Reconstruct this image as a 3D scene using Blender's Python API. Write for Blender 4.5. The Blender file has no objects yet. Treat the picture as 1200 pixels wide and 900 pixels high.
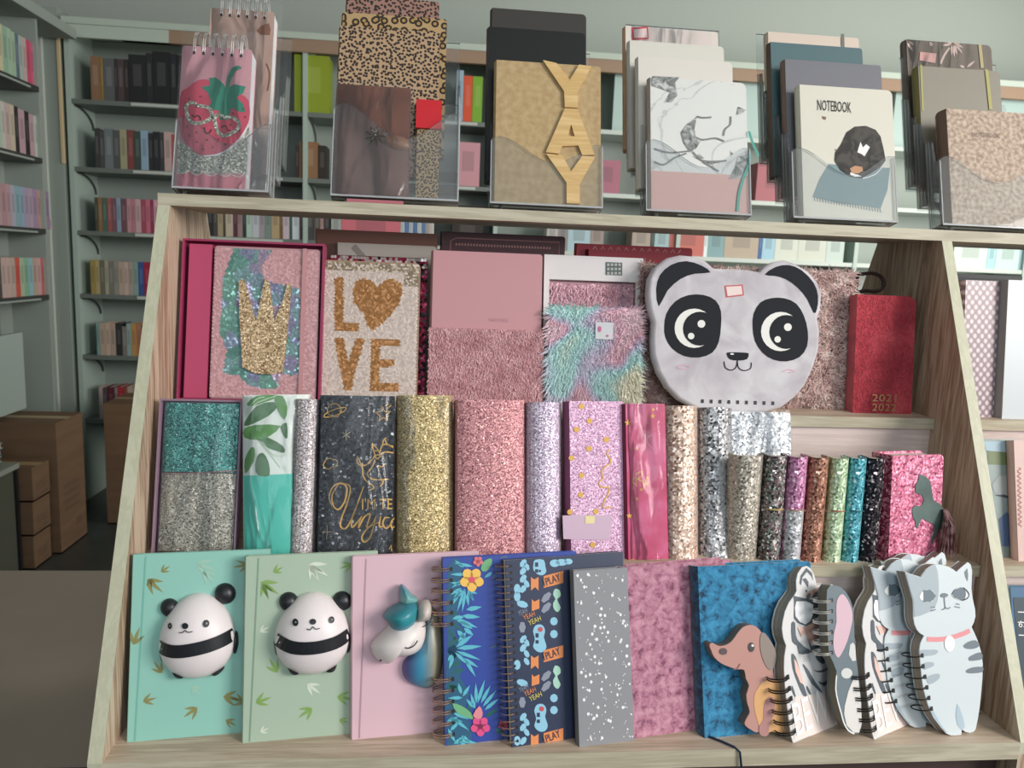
import bpy, bmesh, math, random
from mathutils import Vector, Matrix, Euler
random.seed(7)
S=bpy.context.scene; COL=S.collection
# ---------------------------------------------------------------- camera, world, light
FP,PITCH,YAW,ROLL=917.302,.15148,.10161,.040247
CAM=Vector((.32869,-.73805,.50111))
_F=Vector((math.sin(YAW)*math.cos(PITCH),math.cos(YAW)*math.cos(PITCH),-math.sin(PITCH)))
_R=Vector((math.cos(YAW),-math.sin(YAW),0)); _U=_R.cross(_F)
CR=math.cos(ROLL)*_R+math.sin(ROLL)*_U; CU=-math.sin(ROLL)*_R+math.cos(ROLL)*_U
cd=bpy.data.cameras.new('camera'); cam=bpy.data.objects.new('camera',cd); COL.objects.link(cam)
cam.matrix_world=Matrix(((CR.x,CU.x,-_F.x,CAM.x),(CR.y,CU.y,-_F.y,CAM.y),(CR.z,CU.z,-_F.z,CAM.z),(0,0,0,1)))
cd.sensor_fit='HORIZONTAL'; cd.sensor_width=36; cd.lens=FP/1200*36; cd.clip_start=.02
cd.dof.use_dof=True; cd.dof.focus_distance=.93; cd.dof.aperture_fstop=12
S.camera=cam
W=bpy.data.worlds.new('daylight'); S.world=W; W.use_nodes=True
W.node_tree.nodes['Background'].inputs[0].default_value=(.80,.90,1,1)
W.node_tree.nodes['Background'].inputs[1].default_value=.36
S.view_settings.view_transform='Standard'; S.view_settings.look='None'; S.view_settings.gamma=1
S.view_settings.use_curve_mapping=False; S.view_settings.exposure=-.08
def area(n,loc,to,sx,sy,e,c):
    l=bpy.data.lights.new(n,'AREA'); l.shape='RECTANGLE'; l.size=sx; l.size_y=sy; l.energy=e; l.color=c
    o=bpy.data.objects.new(n,l); COL.objects.link(o); o.location=loc
    o.rotation_euler=(Vector(to)-Vector(loc)).to_track_quat('-Z','Y').to_euler(); return o
area('window_light_front',(3.5,-2.2,1.55),(.5,.2,.25),1.5,1.5,150,(1,.95,.90))
area('window_light_shop_front',(.9,-3.4,1.5),(.6,.2,.3),1.8,1.3,30,(.82,.92,1))
area('window_light_right',(3.9,1.6,.9),(0,3.0,.8),1.8,1.6,78,(1,.98,.91))
# ---------------------------------------------------------------- helpers
def ray(u,v): return (_F*FP+CR*(u-600)-CU*(v-450)).normalized()
def aty(u,v,y): d=ray(u,v); return CAM+d*((y-CAM.y)/d.y)
def atz(u,v,z): d=ray(u,v); return CAM+d*((z-CAM.z)/d.z)
def atx(u,v,x): d=ray(u,v); return CAM+d*((x-CAM.x)/d.x)
def Z(x0,y0,s,pts): return [(x0+a/s,y0+b/s) for a,b in pts]
def lin(c):
    if isinstance(c,str): c=[int(c[i:i+2],16)/255 for i in (1,3,5)]
    return tuple(x/12.92 if x<=.04045 else ((x+.055)/1.055)**2.4 for x in c[:3])+(1,)
MC={}
def newmat(n):
    m=bpy.data.materials.new(n); m.use_nodes=True; nt=m.node_tree; return m,nt,nt.nodes['Principled BSDF']
def mat(c,rough=.55,metal=0,n=None,bump=0,bs=300,spec=.5,sheen=0):
    k=(c,rough,metal,bump,bs,spec,sheen)
    if k in MC: return MC[k]
    m,nt,b=newmat(n or 'paint'); b.inputs['Base Color'].default_value=lin(c)
    b.inputs['Roughness'].default_value=rough; b.inputs['Metallic'].default_value=metal; b.inputs['Specular IOR Level'].default_value=spec
    if sheen: b.inputs['Sheen Weight'].default_value=sheen
    if bump:
        no=node(nt,'ShaderNodeTexNoise',Scale=bs,Detail=2.); co(nt,no); bp=node(nt,'ShaderNodeBump',Strength=bump,Distance=.001)
        nt.links.new(no.outputs[0],bp.inputs['Height']); nt.links.new(bp.outputs[0],b.inputs['Normal'])
    MC[k]=m; return m
def node(nt,t,**k):
    n=nt.nodes.new(t)
    for a,b in k.items():
        a=a.replace('_',' ')
        if a in n.inputs: n.inputs[a].default_value=b
        else: setattr(n,a.replace(' ','_'),b)
    return n
def co(nt,n,scale=None,rot=None):
    tc=nt.nodes.new('ShaderNodeTexCoord')
    if scale or rot:
        mp=nt.nodes.new('ShaderNodeMapping')
        if scale: mp.inputs['Scale'].default_value=scale
        if rot: mp.inputs['Rotation'].default_value=rot
        nt.links.new(tc.outputs['Object'],mp.inputs[0]); nt.links.new(mp.outputs[0],n.inputs['Vector'])
    else: nt.links.new(tc.outputs['Object'],n.inputs['Vector'])
def ramp(nt,src,stops,interp='LINEAR'):
    r=nt.nodes.new('ShaderNodeValToRGB'); r.color_ramp.interpolation=interp; e=r.color_ramp.elements
    while len(e)<len(stops): e.new(.5)
    for i,(p,c) in enumerate(stops): e[i].position=p; e[i].color=lin(c)
    nt.links.new(src,r.inputs[0]); return r
def glitter(stops,scale=820,rough=.38,metal=.3,tilt=.6,n='glitter'):
    metal=min(metal,.36)
    if n=='glitter' and len(stops)==4 and stops[1][0]<.6: stops=[(0,stops[0][1]),(.12,stops[1][1]),(.6,stops[2][1]),(.955,stops[2][1]),(1,stops[3][1])]
    m,nt,b=newmat(n); v=node(nt,'ShaderNodeTexVoronoi',Scale=float(scale)); co(nt,v)
    sp=nt.nodes.new('ShaderNodeSeparateColor'); nt.links.new(v.outputs['Color'],sp.inputs[0])
    r=ramp(nt,sp.outputs[0],stops); nt.links.new(r.outputs[0],b.inputs['Base Color'])
    b.inputs['Roughness'].default_value=rough; b.inputs['Metallic'].default_value=metal
    g=nt.nodes.new('ShaderNodeNewGeometry')
    def vm(op,a,c):
        x=nt.nodes.new('ShaderNodeVectorMath'); x.operation=op
        for i,s in enumerate((a,c)):
            if s is None: continue
            if isinstance(s,tuple): x.inputs[i].default_value=s
            else: nt.links.new(s,x.inputs[i])
        return x.outputs[0]
    t=vm('SUBTRACT',v.outputs['Color'],(.5,.5,.5)); t=vm('MULTIPLY',t,(tilt,)*3)
    nt.links.new(vm('NORMALIZE',vm('ADD',g.outputs['Normal'],t),None),b.inputs['Normal']); return m
def noisemat(stops,scale=30,detail=4.,rough=.8,dist=0.,map=None,n='mottled',sheen=0,bump=0,metal=0,nr=.5):
    m,nt,b=newmat(n); no=node(nt,'ShaderNodeTexNoise',Scale=float(scale),Detail=detail,Distortion=dist,Roughness=nr); co(nt,no,map)
    r=ramp(nt,no.outputs[0],stops); nt.links.new(r.outputs[0],b.inputs['Base Color']); b.inputs['Roughness'].default_value=rough
    b.inputs['Sheen Weight'].default_value=sheen; b.inputs['Metallic'].default_value=metal
    if bump:
        bp=node(nt,'ShaderNodeBump',Strength=bump,Distance=.002); nt.links.new(no.outputs[0],bp.inputs['Height']); nt.links.new(bp.outputs[0],b.inputs['Normal'])
    return m
def gradmat(axis,a,bb,stops,rough=.4,n='gradient dye'):
    m,nt,b=newmat(n); tc=nt.nodes.new('ShaderNodeTexCoord'); s=nt.nodes.new('ShaderNodeSeparateXYZ'); nt.links.new(tc.outputs['Object'],s.inputs[0])
    mr=nt.nodes.new('ShaderNodeMapRange'); mr.inputs[1].default_value=a; mr.inputs[2].default_value=bb
    nt.links.new(s.outputs[axis],mr.inputs[0]); r=ramp(nt,mr.outputs[0],stops); nt.links.new(r.outputs[0],b.inputs['Base Color']); b.inputs['Roughness'].default_value=rough; return m
def spots(base,spot,scale,thr,n='animal print',w=1.,ring=False,map=None):
    m,nt,b=newmat(n); v=node(nt,'ShaderNodeTexVoronoi',Scale=float(scale),voronoi_dimensions='2D'); co(nt,v,None,(-1.5708,0,0))
    st=[(0,spot),(thr,spot),(thr+.04,base),(1,base)] if not ring else [(0,'#a8854f'),(thr*.45,'#a8854f'),(thr*.5,spot),(thr,spot),(thr+.04,base),(1,base)]
    r=ramp(nt,v.outputs['Distance'],st); nt.links.new(r.outputs[0],b.inputs['Base Color']); b.inputs['Roughness'].default_value=.75; return m
def wood(axis,c1,c2,n='wood laminate'):
    m,nt,b=newmat(n); sc=[26,26,26]; sc[axis]=1.6
    no=node(nt,'ShaderNodeTexNoise',Scale=1.,Detail=5.,Distortion=.9,Roughness=.6); co(nt,no,tuple(sc))
    w=node(nt,'ShaderNodeTexNoise',Scale=1.,Detail=3.,Distortion=.2); co(nt,w,tuple(8*s for s in sc))
    mx=nt.nodes.new('ShaderNodeMath'); mx.operation='MULTIPLY_ADD'; mx.inputs[1].default_value=.35
    nt.links.new(w.outputs[0],mx.inputs[0]); nt.links.new(no.outputs[0],mx.inputs[2])
    r=ramp(nt,mx.outputs[0],[(.48,c2),(.6,c1),(.72,c2),(.8,c1)]); nt.links.new(r.outputs[0],b.inputs['Base Color']); b.inputs['Roughness'].default_value=.5; return m
def clearmat(n,tint,fac,rough,bump=0,bs=40,haze=0):
    m=bpy.data.materials.new(n); m.use_nodes=True; nt=m.node_tree; nt.nodes.clear()
    out=nt.nodes.new('ShaderNodeOutputMaterial'); t=nt.nodes.new('ShaderNodeBsdfTransparent'); t.inputs[0].default_value=(*tint,1)
    g=nt.nodes.new('ShaderNodeBsdfGlossy'); g.inputs['Roughness'].default_value=rough
    lw=nt.nodes.new('ShaderNodeLayerWeight'); lw.inputs[0].default_value=fac; mx=nt.nodes.new('ShaderNodeMixShader')
    nt.links.new(lw.outputs['Fresnel'],mx.inputs[0]); nt.links.new(t.outputs[0],mx.inputs[1]); nt.links.new(g.outputs[0],mx.inputs[2]); last=mx
    if haze:
        d=nt.nodes.new('ShaderNodeBsdfDiffuse'); d.inputs[0].default_value=(.8,.8,.82,1); m2=nt.nodes.new('ShaderNodeMixShader'); m2.inputs[0].default_value=haze
        nt.links.new(mx.outputs[0],m2.inputs[1]); nt.links.new(d.outputs[0],m2.inputs[2]); last=m2
    if bump:
        no=node(nt,'ShaderNodeTexNoise',Scale=float(bs),Detail=2.,Distortion=1.); co(nt,no,(1,1,.35)); bp=node(nt,'ShaderNodeBump',Strength=bump,Distance=.01)
        nt.links.new(no.outputs[0],bp.inputs['Height']); nt.links.new(bp.outputs[0],g.inputs['Normal']); nt.links.new(bp.outputs[0],lw.inputs['Normal'])
    nt.links.new(last.outputs[0],out.inputs[0]); return m
ACR=clearmat('clear acrylic',(.95,.965,.97),.16,.04,haze=.055)
FILM=clearmat('cellophane film',(.97,.97,.98),.24,.1,bump=1.,bs=28,haze=.03)
# ---------------------------------------------------------------- mesh building
class G:
    def __init__(s): s.v=[];s.f=[];s.m=[]
    def add(s,vs,fs,m=0):
        k=len(s.v); s.v+=[tuple(x) for x in vs]; s.f+=[tuple(i+k for i in f) for f in fs]; s.m+=[m]*len(fs); return s
    def box(s,x0,x1,y0,y1,z0,z1,m=0):
        return s.add([(x0,y0,z0),(x1,y0,z0),(x1,y1,z0),(x0,y1,z0),(x0,y0,z1),(x1,y0,z1),(x1,y1,z1),(x0,y1,z1)],
            [(0,1,5,4),(1,2,6,5),(2,3,7,6),(3,0,4,7),(4,5,6,7),(3,2,1,0)],m)
    def prism(s,p,y0,y1,m=0):      # p: xz polygon, extruded in y
        a=sum(p[i][0]*p[(i+1)%len(p)][1]-p[(i+1)%len(p)][0]*p[i][1] for i in range(len(p)))
        if a<0: p=p[::-1]
        n=len(p); return s.add([(x,y0,z) for x,z in p]+[(x,y1,z) for x,z in p],[tuple(range(n)),tuple(range(2*n-1,n-1,-1))]+[(i,i+n,(i+1)%n+n,(i+1)%n) for i in range(n)],m)
    def prismz(s,p,z0,z1,m=0):     # p: xy polygon, extruded in z
        a=sum(p[i][0]*p[(i+1)%len(p)][1]-p[(i+1)%len(p)][0]*p[i][1] for i in range(len(p)))
        if a<0: p=p[::-1]
        n=len(p); return s.add([(x,y,z0) for x,y in p]+[(x,y,z1) for x,y in p],[tuple(range(n-1,-1,-1)),tuple(range(n,2*n))]+[(i,(i+1)%n,(i+1)%n+n,i+n) for i in range(n)],m)
    def tube(s,pts,r,n=6,m=0,closed=False):
        P=[Vector(p) for p in pts]; N=len(P); vs=[];fs=[]
        for i,p in enumerate(P):
            a=P[(i+1)%N] if closed or i<N-1 else p; b=P[i-1] if closed or i>0 else p
            d=(a-b).normalized(); q=Vector((0,0,1)) if abs(d.z)<.9 else Vector((1,0,0)); e=d.cross(q).normalized(); g=d.cross(e)
            rr=r(i/(N-1)) if callable(r) else r
            vs+=[p+e*rr*math.cos(6.2832*k/n)+g*rr*math.sin(6.2832*k/n) for k in range(n)]
        for i in range(N if closed else N-1):
            j=(i+1)%N
            for k in range(n): fs.append((i*n+k,i*n+(k+1)%n,j*n+(k+1)%n,j*n+k))
        if not closed: fs+=[tuple(range(n-1,-1,-1)),tuple(range((N-1)*n,N*n))]
        return s.add(vs,fs,m)
    def ball(s,c,rx,ry,rz,m=0,nu=16,nv=10):
        vs=[(c[0]+rx*math.sin(math.pi*j/nv)*math.cos(6.2832*i/nu),c[1]+ry*math.sin(math.pi*j/nv)*math.sin(6.2832*i/nu),c[2]+rz*math.cos(math.pi*j/nv)) for j in range(nv+1) for i in range(nu)]
        return s.add(vs,[(j*nu+i,(j+1)*nu+i,(j+1)*nu+(i+1)%nu,j*nu+(i+1)%nu) for j in range(nv) for i in range(nu)],m)
    def build(s,name,mats,parent=None,smooth=False,label=None,kind=None):
        me=bpy.data.meshes.new(name); me.from_pydata(s.v,[],s.f); me.validate()
        for x in (mats if isinstance(mats,(list,tuple)) else [mats]): me.materials.append(x)
        if max(s.m or [0])>0 and len(me.polygons)==len(s.m): me.polygons.foreach_set('material_index',s.m)
        if smooth: me.shade_smooth(); me.set_sharp_from_angle(angle=math.radians(42))
        o=bpy.data.objects.new(name,me); COL.objects.link(o)
        if parent: o.parent=parent
        if label: o['label']=label
        if kind: o['kind']=kind
        return o
MW={}
def tag(o,label,cat,group=None):
    o['label']=label; o['category']=cat
    if group: o['group']=group
    return o
def thing(name,label,cat,loc,lean=0,yaw=0,group=None):
    o=bpy.data.objects.new(name,None); o.empty_display_size=.01; COL.objects.link(o)
    o.location=loc; o.rotation_euler=(-lean,0,yaw); MW[o]=Matrix.Translation(Vector(loc))@Euler((-lean,0,yaw)).to_matrix().to_4x4()
    return tag(o,label,cat,group)
def struct(g,name,m,smooth=False): return g.build(name,m,kind='structure',smooth=smooth)
def solve(u,v,y0,z0,lean,yaw):    # left edge through this sight line: base x and height
    d=ray(u,v); k=math.cos(yaw)*math.tan(lean)
    t=((y0-CAM.y)-k*(z0-CAM.z))/(d.y-k*d.z); p=CAM+d*t; h=(p.z-z0)/math.cos(lean)
    return p.x+h*math.sin(yaw)*math.sin(lean),h
def loc(r,u,v,off=0.):
    Mi=MW[r].inverted(); o=Mi@CAM; d=Mi.to_3x3()@ray(u,v); t=(-off-o.y)/d.y; p=o+d*t; return (p.x,p.z)
def L(r,pts,off=0.): return [loc(r,u,v,off) for u,v in pts]
def smooth(p,n=4,closed=True):
    N=len(p); out=[]
    for i in range(N if closed else N-1):
        a,b,c,d=(p[(i-1)%N],p[i],p[(i+1)%N],p[(i+2)%N]) if closed else (p[max(i-1,0)],p[i],p[i+1],p[min(i+2,N-1)])
        for k in range(n):
            t=k/n; out.append(tuple(.5*((2*b[j])+(-a[j]+c[j])*t+(2*a[j]-5*b[j]+4*c[j]-d[j])*t*t+(-a[j]+3*b[j]-3*c[j]+d[j])*t**3) for j in (0,1)))
    if not closed: out.append(p[-1])
    return out
def disc(u,v,r,n=14,ry=None,rot=0):
    ry=ry or r; return [(u+r*math.cos(a)*math.cos(rot)-ry*math.sin(a)*math.sin(rot),v+r*math.cos(a)*math.sin(rot)+ry*math.sin(a)*math.cos(rot)) for a in [6.2832*i/n for i in range(n)]]
LY=.00035
def poly(r,name,polys,m,layer=1,sm=0,yf=None,par=None,raw=False,label=None):  # flat print on the front
    if 1<len(polys)<=45: return [poly(r,name,[p],m,layer,sm,yf,par,raw,label) for p in polys][0]
    kd='stuff' if len(polys)>45 else None; g=G()
    for p in polys:
        if sm: p=smooth(p,sm)
        q=p if raw else L(r,p)
        a=sum(q[i][0]*q[(i+1)%len(q)][1]-q[(i+1)%len(q)][0]*q[i][1] for i in range(len(q)))
        if a<0: q=q[::-1]
        y=lambda x,z:(yf(x,z) if yf else 0)-LY*layer
        if yf and len(q)>4:
            cx=sum(a for a,b in q)/len(q); cz=sum(b for a,b in q)/len(q); n=len(q)
            mid=[((a+cx)/2,(b+cz)/2) for a,b in q]; vs=[(cx,y(cx,cz),cz)]+[(a,y(a,b),b) for a,b in mid]+[(a,y(a,b),b) for a,b in q]
            g.add(vs,[(0,1+i,1+(i+1)%n) for i in range(n)]+[(1+i,1+n+i,1+n+(i+1)%n,1+(i+1)%n) for i in range(n)])
        else: g.add([(x,y(x,z),z) for x,z in q],[tuple(range(len(q)))])
    return g.build(name,m,par or r,label=label,kind=kd)
def strip(r,name,lines,w,m,layer=1,sm=0,yf=None,par=None,raw=False,taper=False,label=None):
    if 1<len(lines)<=30: return [strip(r,name,[p],w,m,layer,sm,yf,par,raw,taper,label) for p in lines][0]
    g=G()
    for p in lines:
        if sm: p=smooth(p,sm,False)
        q=p if raw else L(r,p); n=len(q); A=[];B=[]
        for i,(x,z) in enumerate(q):
            a=q[min(i+1,n-1)]; b=q[max(i-1,0)]; dx,dz=a[0]-b[0],a[1]-b[1]; l=math.hypot(dx,dz) or 1
            ww=w/2*(math.sin(math.pi*(.12+.76*i/(n-1))) if taper else 1)
            for s,T in ((1,A),(-1,B)):
                X,Zz=x-s*dz/l*ww,z+s*dx/l*ww; T.append((X,(yf(X,Zz) if yf else 0)-LY*layer,Zz))
        g.add(A+B,[(n+i,n+i+1,i+1,i) for i in range(n-1)])
    return g.build(name,m,par or r,label=label)
def leaf(u0,v0,u1,v1,w):   # lens shaped leaf outline, px
    dx,dy=u1-u0,v1-v0; l=math.hypot(dx,dy); nx,ny=-dy/l*w/2,dx/l*w/2
    return [(u0,v0),(u0+.3*dx+nx*.9,v0+.3*dy+ny*.9),(u0+.6*dx+nx*.8,v0+.6*dy+ny*.8),(u1,v1),(u0+.6*dx-nx*.8,v0+.6*dy-ny*.8),(u0+.3*dx-nx*.9,v0+.3*dy-ny*.9)]
def puff(r,name,outline,dep,m,base=0.,cen=None,px=True,par=None,n=6,label=None,pw=.5):  # padded relief from an outline
    q=L(r,outline,-base) if px else outline; q=smooth(q,3)
    a=sum(q[i][0]*q[(i+1)%len(q)][1]-q[(i+1)%len(q)][0]*q[i][1] for i in range(len(q)))
    if a<0: q=q[::-1]
    cx,cz=(L(r,[cen])[0] if px else cen) if cen else (sum(x for x,_ in q)/len(q),sum(z for _,z in q)/len(q))
    vs=[];N=len(q)
    for k in range(n+1):
        s=math.cos(math.pi/2*k/n) if k<n else 0.
        y=base-dep*(1-s*s)**pw
        vs+=[(cx+(x-cx)*s,y,cz+(z-cz)*s) for x,z in q] if k<n else [(cx,y,cz)]
    fs=[(k*N+i,k*N+(i+1)%N,(k+1)*N+(i+1)%N,(k+1)*N+i) for k in range(n-1) for i in range(N)]+[((n-1)*N+i,(n-1)*N+(i+1)%N,n*N) for i in range(N)]
    fs.append(tuple(range(N-1,-1,-1)))
    return G().add(vs,fs).build(name,m,par or r,smooth=True,label=label)
def text(r,name,s,u,v,wpx,m,layer=2,hpx=None,rot=0,shear=0,raw=False,yf=None,label=None,ext=0.,off=0.):   # left baseline point and width, px
    c=bpy.data.curves.new(name,'FONT'); c.body=s; c.size=1; c.extrude=0; c.shear=shear; c.resolution_u=2
    o=bpy.data.objects.new(name,c); me=bpy.data.meshes.new_from_object(o); bpy.data.objects.remove(o)
    xs=[w.co.x for w in me.vertices]; ys=[w.co.y for w in me.vertices]; w0=max(xs)-min(xs); h0=max(ys)-min(ys); mx,my=min(xs),min(ys)
    if raw: (x,z),W_,H_=(u,v),wpx,hpx
    else:
        x,z=loc(r,u,v); W_=abs(loc(r,u+wpx,v)[0]-x); H_=(loc(r,u,v-hpx)[1]-z) if hpx else None
    sx=W_/w0; sz=(H_/h0) if H_ else sx
    for w in me.vertices:
        a,b=(w.co.x-mx)*sx,(w.co.y-my)*sz; X=x+a*math.cos(rot)-b*math.sin(rot); Y=z+a*math.sin(rot)+b*math.cos(rot)
        w.co=(X,(yf(X,Y) if yf else 0)-LY*layer-off,Y)
    me.materials.append(m); t=bpy.data.objects.new(name,me); COL.objects.link(t); t.parent=r
    if label: t['label']=label
    return t
def fur(r,name,x0,x1,z0,z1,n,ln,m,yf=None,down=.6,wid=.0011,out=.6,edge=0.,inside=None,label=None,par=None):
    g=G(); R=random.Random(len(name)+n)
    for i in range(n):
        x=R.uniform(x0,x1); z=R.uniform(z0,z1)
        if inside and not inside(x,z): continue
        a=R.uniform(0,6.2832); l=ln*R.uniform(.6,1.2); dx=math.cos(a)*.7; dz=math.sin(a)*.7-down
        if edge: dx+=edge*(2*(x-x0)/(x1-x0)-1)**3; dz+=edge*(2*(z-z0)/(z1-z0)-1)**3
        y=(yf(x,z) if yf else 0); k=wid; px,pz=math.sin(a)*k,-math.cos(a)*k
        g.add([(x-px,y,z-pz),(x+px,y,z+pz),(x+dx*l*.55+px*.6,y-l*out*.7,z+dz*l*.5+pz*.6),(x+dx*l,y-l*out*.75,z+dz*l)],[(0,1,2),(0,2,3)])
    return g.build(name,m,par or r,kind='stuff',label=label)
ACE=clearmat('acrylic edge highlight',(.95,.97,.98),.3,.1,haze=.42)  # hazy white strips that paint bright highlights along the acrylic edges
def copy_tree(o,parent=None):
    c=o.copy(); COL.objects.link(c)
    if parent: c.parent=parent; c.matrix_parent_inverse=o.matrix_parent_inverse
    for ch in [x for x in bpy.data.objects if x.parent==o and x!=c]: copy_tree(ch,c)
    return c
def rrect(x0,x1,z0,z1,r,corners='abcd',n=4):   # a bottom-left, b bottom-right, c top-right, d top-left
    out=[]
    for k,(cx,cz,ccx,ccz,a0) in zip('abcd',((x0,z0,x0+r,z0+r,math.pi),(x1,z0,x1-r,z0+r,1.5*math.pi),(x1,z1,x1-r,z1-r,0),(x0,z1,x0+r,z1-r,.5*math.pi))):
        if k in corners and r>0: out+=[(ccx+r*math.cos(a0+math.pi/2*i/n),ccz+r*math.sin(a0+math.pi/2*i/n)) for i in range(n+1)]
        else: out.append((cx,cz))
    return out
PAPER=mat('#e6e0d4',.8,n='paper edges',bump=.4,bs=900); PAPER2=mat('#cfc4b4',.8,n='cream paper edges')
def bookblock(r,w,h,d,cov,t=.0022,corner=0.,spine=None,pages=PAPER,corners='bc',inset=.003):
    # front and back boards, rounded spine on the left, page block between
    G().prism(rrect(0,w,0,h,corner,corners),0,t).build('front_cover',cov,r)
    G().prism(rrect(0,w,0,h,corner,corners),d-t,d).build('back_cover',cov,r)
    sp=[(0,t*.5)]+[(-d*.16*math.sin(math.pi*i/6),t*.5+(d-t)*i/6) for i in range(7)]+[(t,d-t),(t,t)]
    G().prismz(sp,0,h).build('spine',spine or cov,r,smooth=True)
    G().box(t,w-inset,t,d-t,inset,h-inset).build('page_block',pages,r)
def tubebook(r,w,h,d,cov,bul=.35,pages=PAPER,n=10,shape=None):
    # notebook showing its fat rounded spine
    ft=[(w*.5-w*.5*math.cos(math.pi*i/n),w*bul*(1-math.sin(math.pi*i/n))) for i in range(n+1)]; t=.002
    inn=[(w*.5-(w*.5-t)*math.cos(math.pi*i/n),t+w*bul*(1-math.sin(math.pi*i/n))) for i in range(n+1)]
    g=G(); N=n+1; o=ft+[(w,d)]; i2=inn+[(w-t,d)]; o=[(0,d)]+o; i2=[(t,d)]+i2
    for k in range(len(o)-1): g.prismz([o[k],o[k+1],i2[k+1],i2[k]],0,h)
    g.build('cover',cov,r,smooth=True)
    G().prismz([(t,d-.002)]+[(a,b+.002) for a,b in inn]+[(w-t,d-.002)],.002,h-.0025).build('page_block',pages,r)
    def yf(x,z):
        q=max(-1,min(1,(x-w/2)/(w/2))); return w*bul*(1-math.sqrt(1-q*q))
    return yf
RINGM={}
def rings(r,pts,rx,ry,rad,m,cx=0.,cy=0.,name='wire_ring',vert=False,label=None):
    k=(rx,ry,rad,m.name,vert)
    if k not in RINGM:
        g=G(); P=[(rx*math.cos(a),ry*math.sin(a),0) if not vert else (0,ry*math.cos(a),rx*math.sin(a)) for a in [6.2832*i/18 for i in range(18)]]
        g.tube(P,rad,5,closed=True); o=g.build('ring_src',m,smooth=True); RINGM[k]=o.data; bpy.data.objects.remove(o)
    for x,z in pts:
        o=bpy.data.objects.new(name,RINGM[k]); COL.objects.link(o); o.parent=r; o.location=(x+cx,cy,z)
def place(name,label,cat,u,v,y0,z0,lean,yaw=0,group=None):
    x,h=solve(u,v,y0,z0,lean,yaw); r=thing(name,label,cat,(x,y0,z0),lean,yaw,group); return r,h
def film(r,x0,x1,z0,z1,y=-.002,amp=.0025,name='plastic_wrap',nx=10,nz=14,seed=1,lip=.006):
    R=random.Random(seed); g=G(); vs=[]
    for j in range(nz+1):
        for i in range(nx+1):
            x=x0+(x1-x0)*i/nx; z=z0+(z1-z0)*j/nz; q=2*i/nx-1
            vs.append((x,y-.0015-amp*(.5+.5*math.sin(9*x/(x1-x0)+5*z/(z1-z0)+seed))*(1-q*q)+R.uniform(-.0005,.0005)+lip*abs(q)**8,z))
    return g.add(vs,[(j*(nx+1)+i,j*(nx+1)+i+1,(j+1)*(nx+1)+i+1,(j+1)*(nx+1)+i) for j in range(nz) for i in range(nx)]).build(name,FILM,r,smooth=True)
# ================================================================ the shop room
WALL=mat('#a9b0aa',.85,n='grey green wall paint',bump=.15,bs=60)
struct(G().box(-2.2,4.6,3.72,3.8,-.8,2.3),'wall_back',WALL)
struct(G().box(-2.2,-2.12,-3.6,3.72,-.8,2.3),'wall_left',WALL)
struct(G().box(4.5,4.6,-1.2,.4,-.8,2.3).box(4.5,4.6,2.9,3.72,-.8,2.3).box(4.5,4.6,.4,2.9,-.8,-.1).box(4.5,4.6,.4,2.9,1.9,2.3),'wall_right',WALL)
struct(G().box(-2.2,4.6,-3.6,3.8,-.86,-.8),'floor',noisemat([(.3,'#3a3d3c'),(.7,'#4c4f4d')],4,rough=.35,n='dark floor vinyl'))
struct(G().box(-2.2,4.6,-3.6,3.8,2.3,2.36),'ceiling',mat('#c9cfc8',.9,n='ceiling paint'))
CAB=mat('#959f98',.6,n='grey green shelving'); CABL=mat('#a9b9b0',.5,n='lit tone of shelving'); DARKM=mat('#3b3e3c',.45,n='dark shelf board')  # CABL is the same shelving made paler, light put into the colour
BEAM=mat('#9a7f69',.6,n='brown top rail'); BEAML=mat('#b9c4b8',.6,n='pale top rail')
YF=3.4
BZ=[1.21,.89,.583,.27,-.04,-.371]
bc=thing('wall_bookcase','long grey green built-in bookcase against the back wall','bookcase',(-1.5,YF,-.8))
def wb(p,n,m,g,**k):   # part built in world coordinates under a root at p
    for i,v in enumerate(g.v): g.v[i]=(v[0]-p.location.x,v[1]-p.location.y,v[2]-p.location.z)
    return g.build(n,m,p,**k)
XU=[-1.47,-.35,.62,1.6,2.6,3.6,4.45]
zt=1.545
wb(bc,'back_panel',CAB,G().box(-1.47,4.45,YF+.27,YF+.29,-.8,zt))
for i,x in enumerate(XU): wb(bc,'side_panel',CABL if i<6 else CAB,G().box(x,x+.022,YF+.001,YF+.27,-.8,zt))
wb(bc,'top_rail',BEAM,G().box(-1.2,4.45,YF-.012,YF+.02,zt-.055,zt+.005))
wb(bc,'cornice',BEAML,G().box(-1.47,4.45,YF-.02,YF+.3,zt+.005,zt+.035))
wb(bc,'top_rail',BEAML,G().box(-1.46,-.98,YF-.014,YF+.02,zt-.055,zt+.004))
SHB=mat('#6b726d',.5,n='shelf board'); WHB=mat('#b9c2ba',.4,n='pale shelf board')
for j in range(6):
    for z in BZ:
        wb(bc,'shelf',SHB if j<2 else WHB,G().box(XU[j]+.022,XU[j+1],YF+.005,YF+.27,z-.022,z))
        if j<2:
            g=G(); xb=XU[j]+.03; g.tube([(xb,YF+.25,z-.02-.1+.1*math.sin(a)) if 0 else (xb,YF+.03+.2*math.sin(a),z-.025-.09*(1-math.cos(a))) for a in [1.57*i/6 for i in range(7)]],.005,5); wb(bc,'bracket',DARKM,g)
            wb(bc,'label_strip',mat('#b9beb6',.5,n='label strip'),G().box(XU[j]+.3,XU[j+1]-.1,YF-.001,YF+.006,z-.018,z-.004))
g=G().box(-1.56,-1.49,YF-.01,YF+.25,-.8,1.62); struct(g,'trim_1',CAB)
struct(G().box(-1.585,-1.56,YF-.03,YF+.25,-.8,1.6),'trim_2',mat('#c2c9c2',.35,n='pale metal post'))
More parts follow.
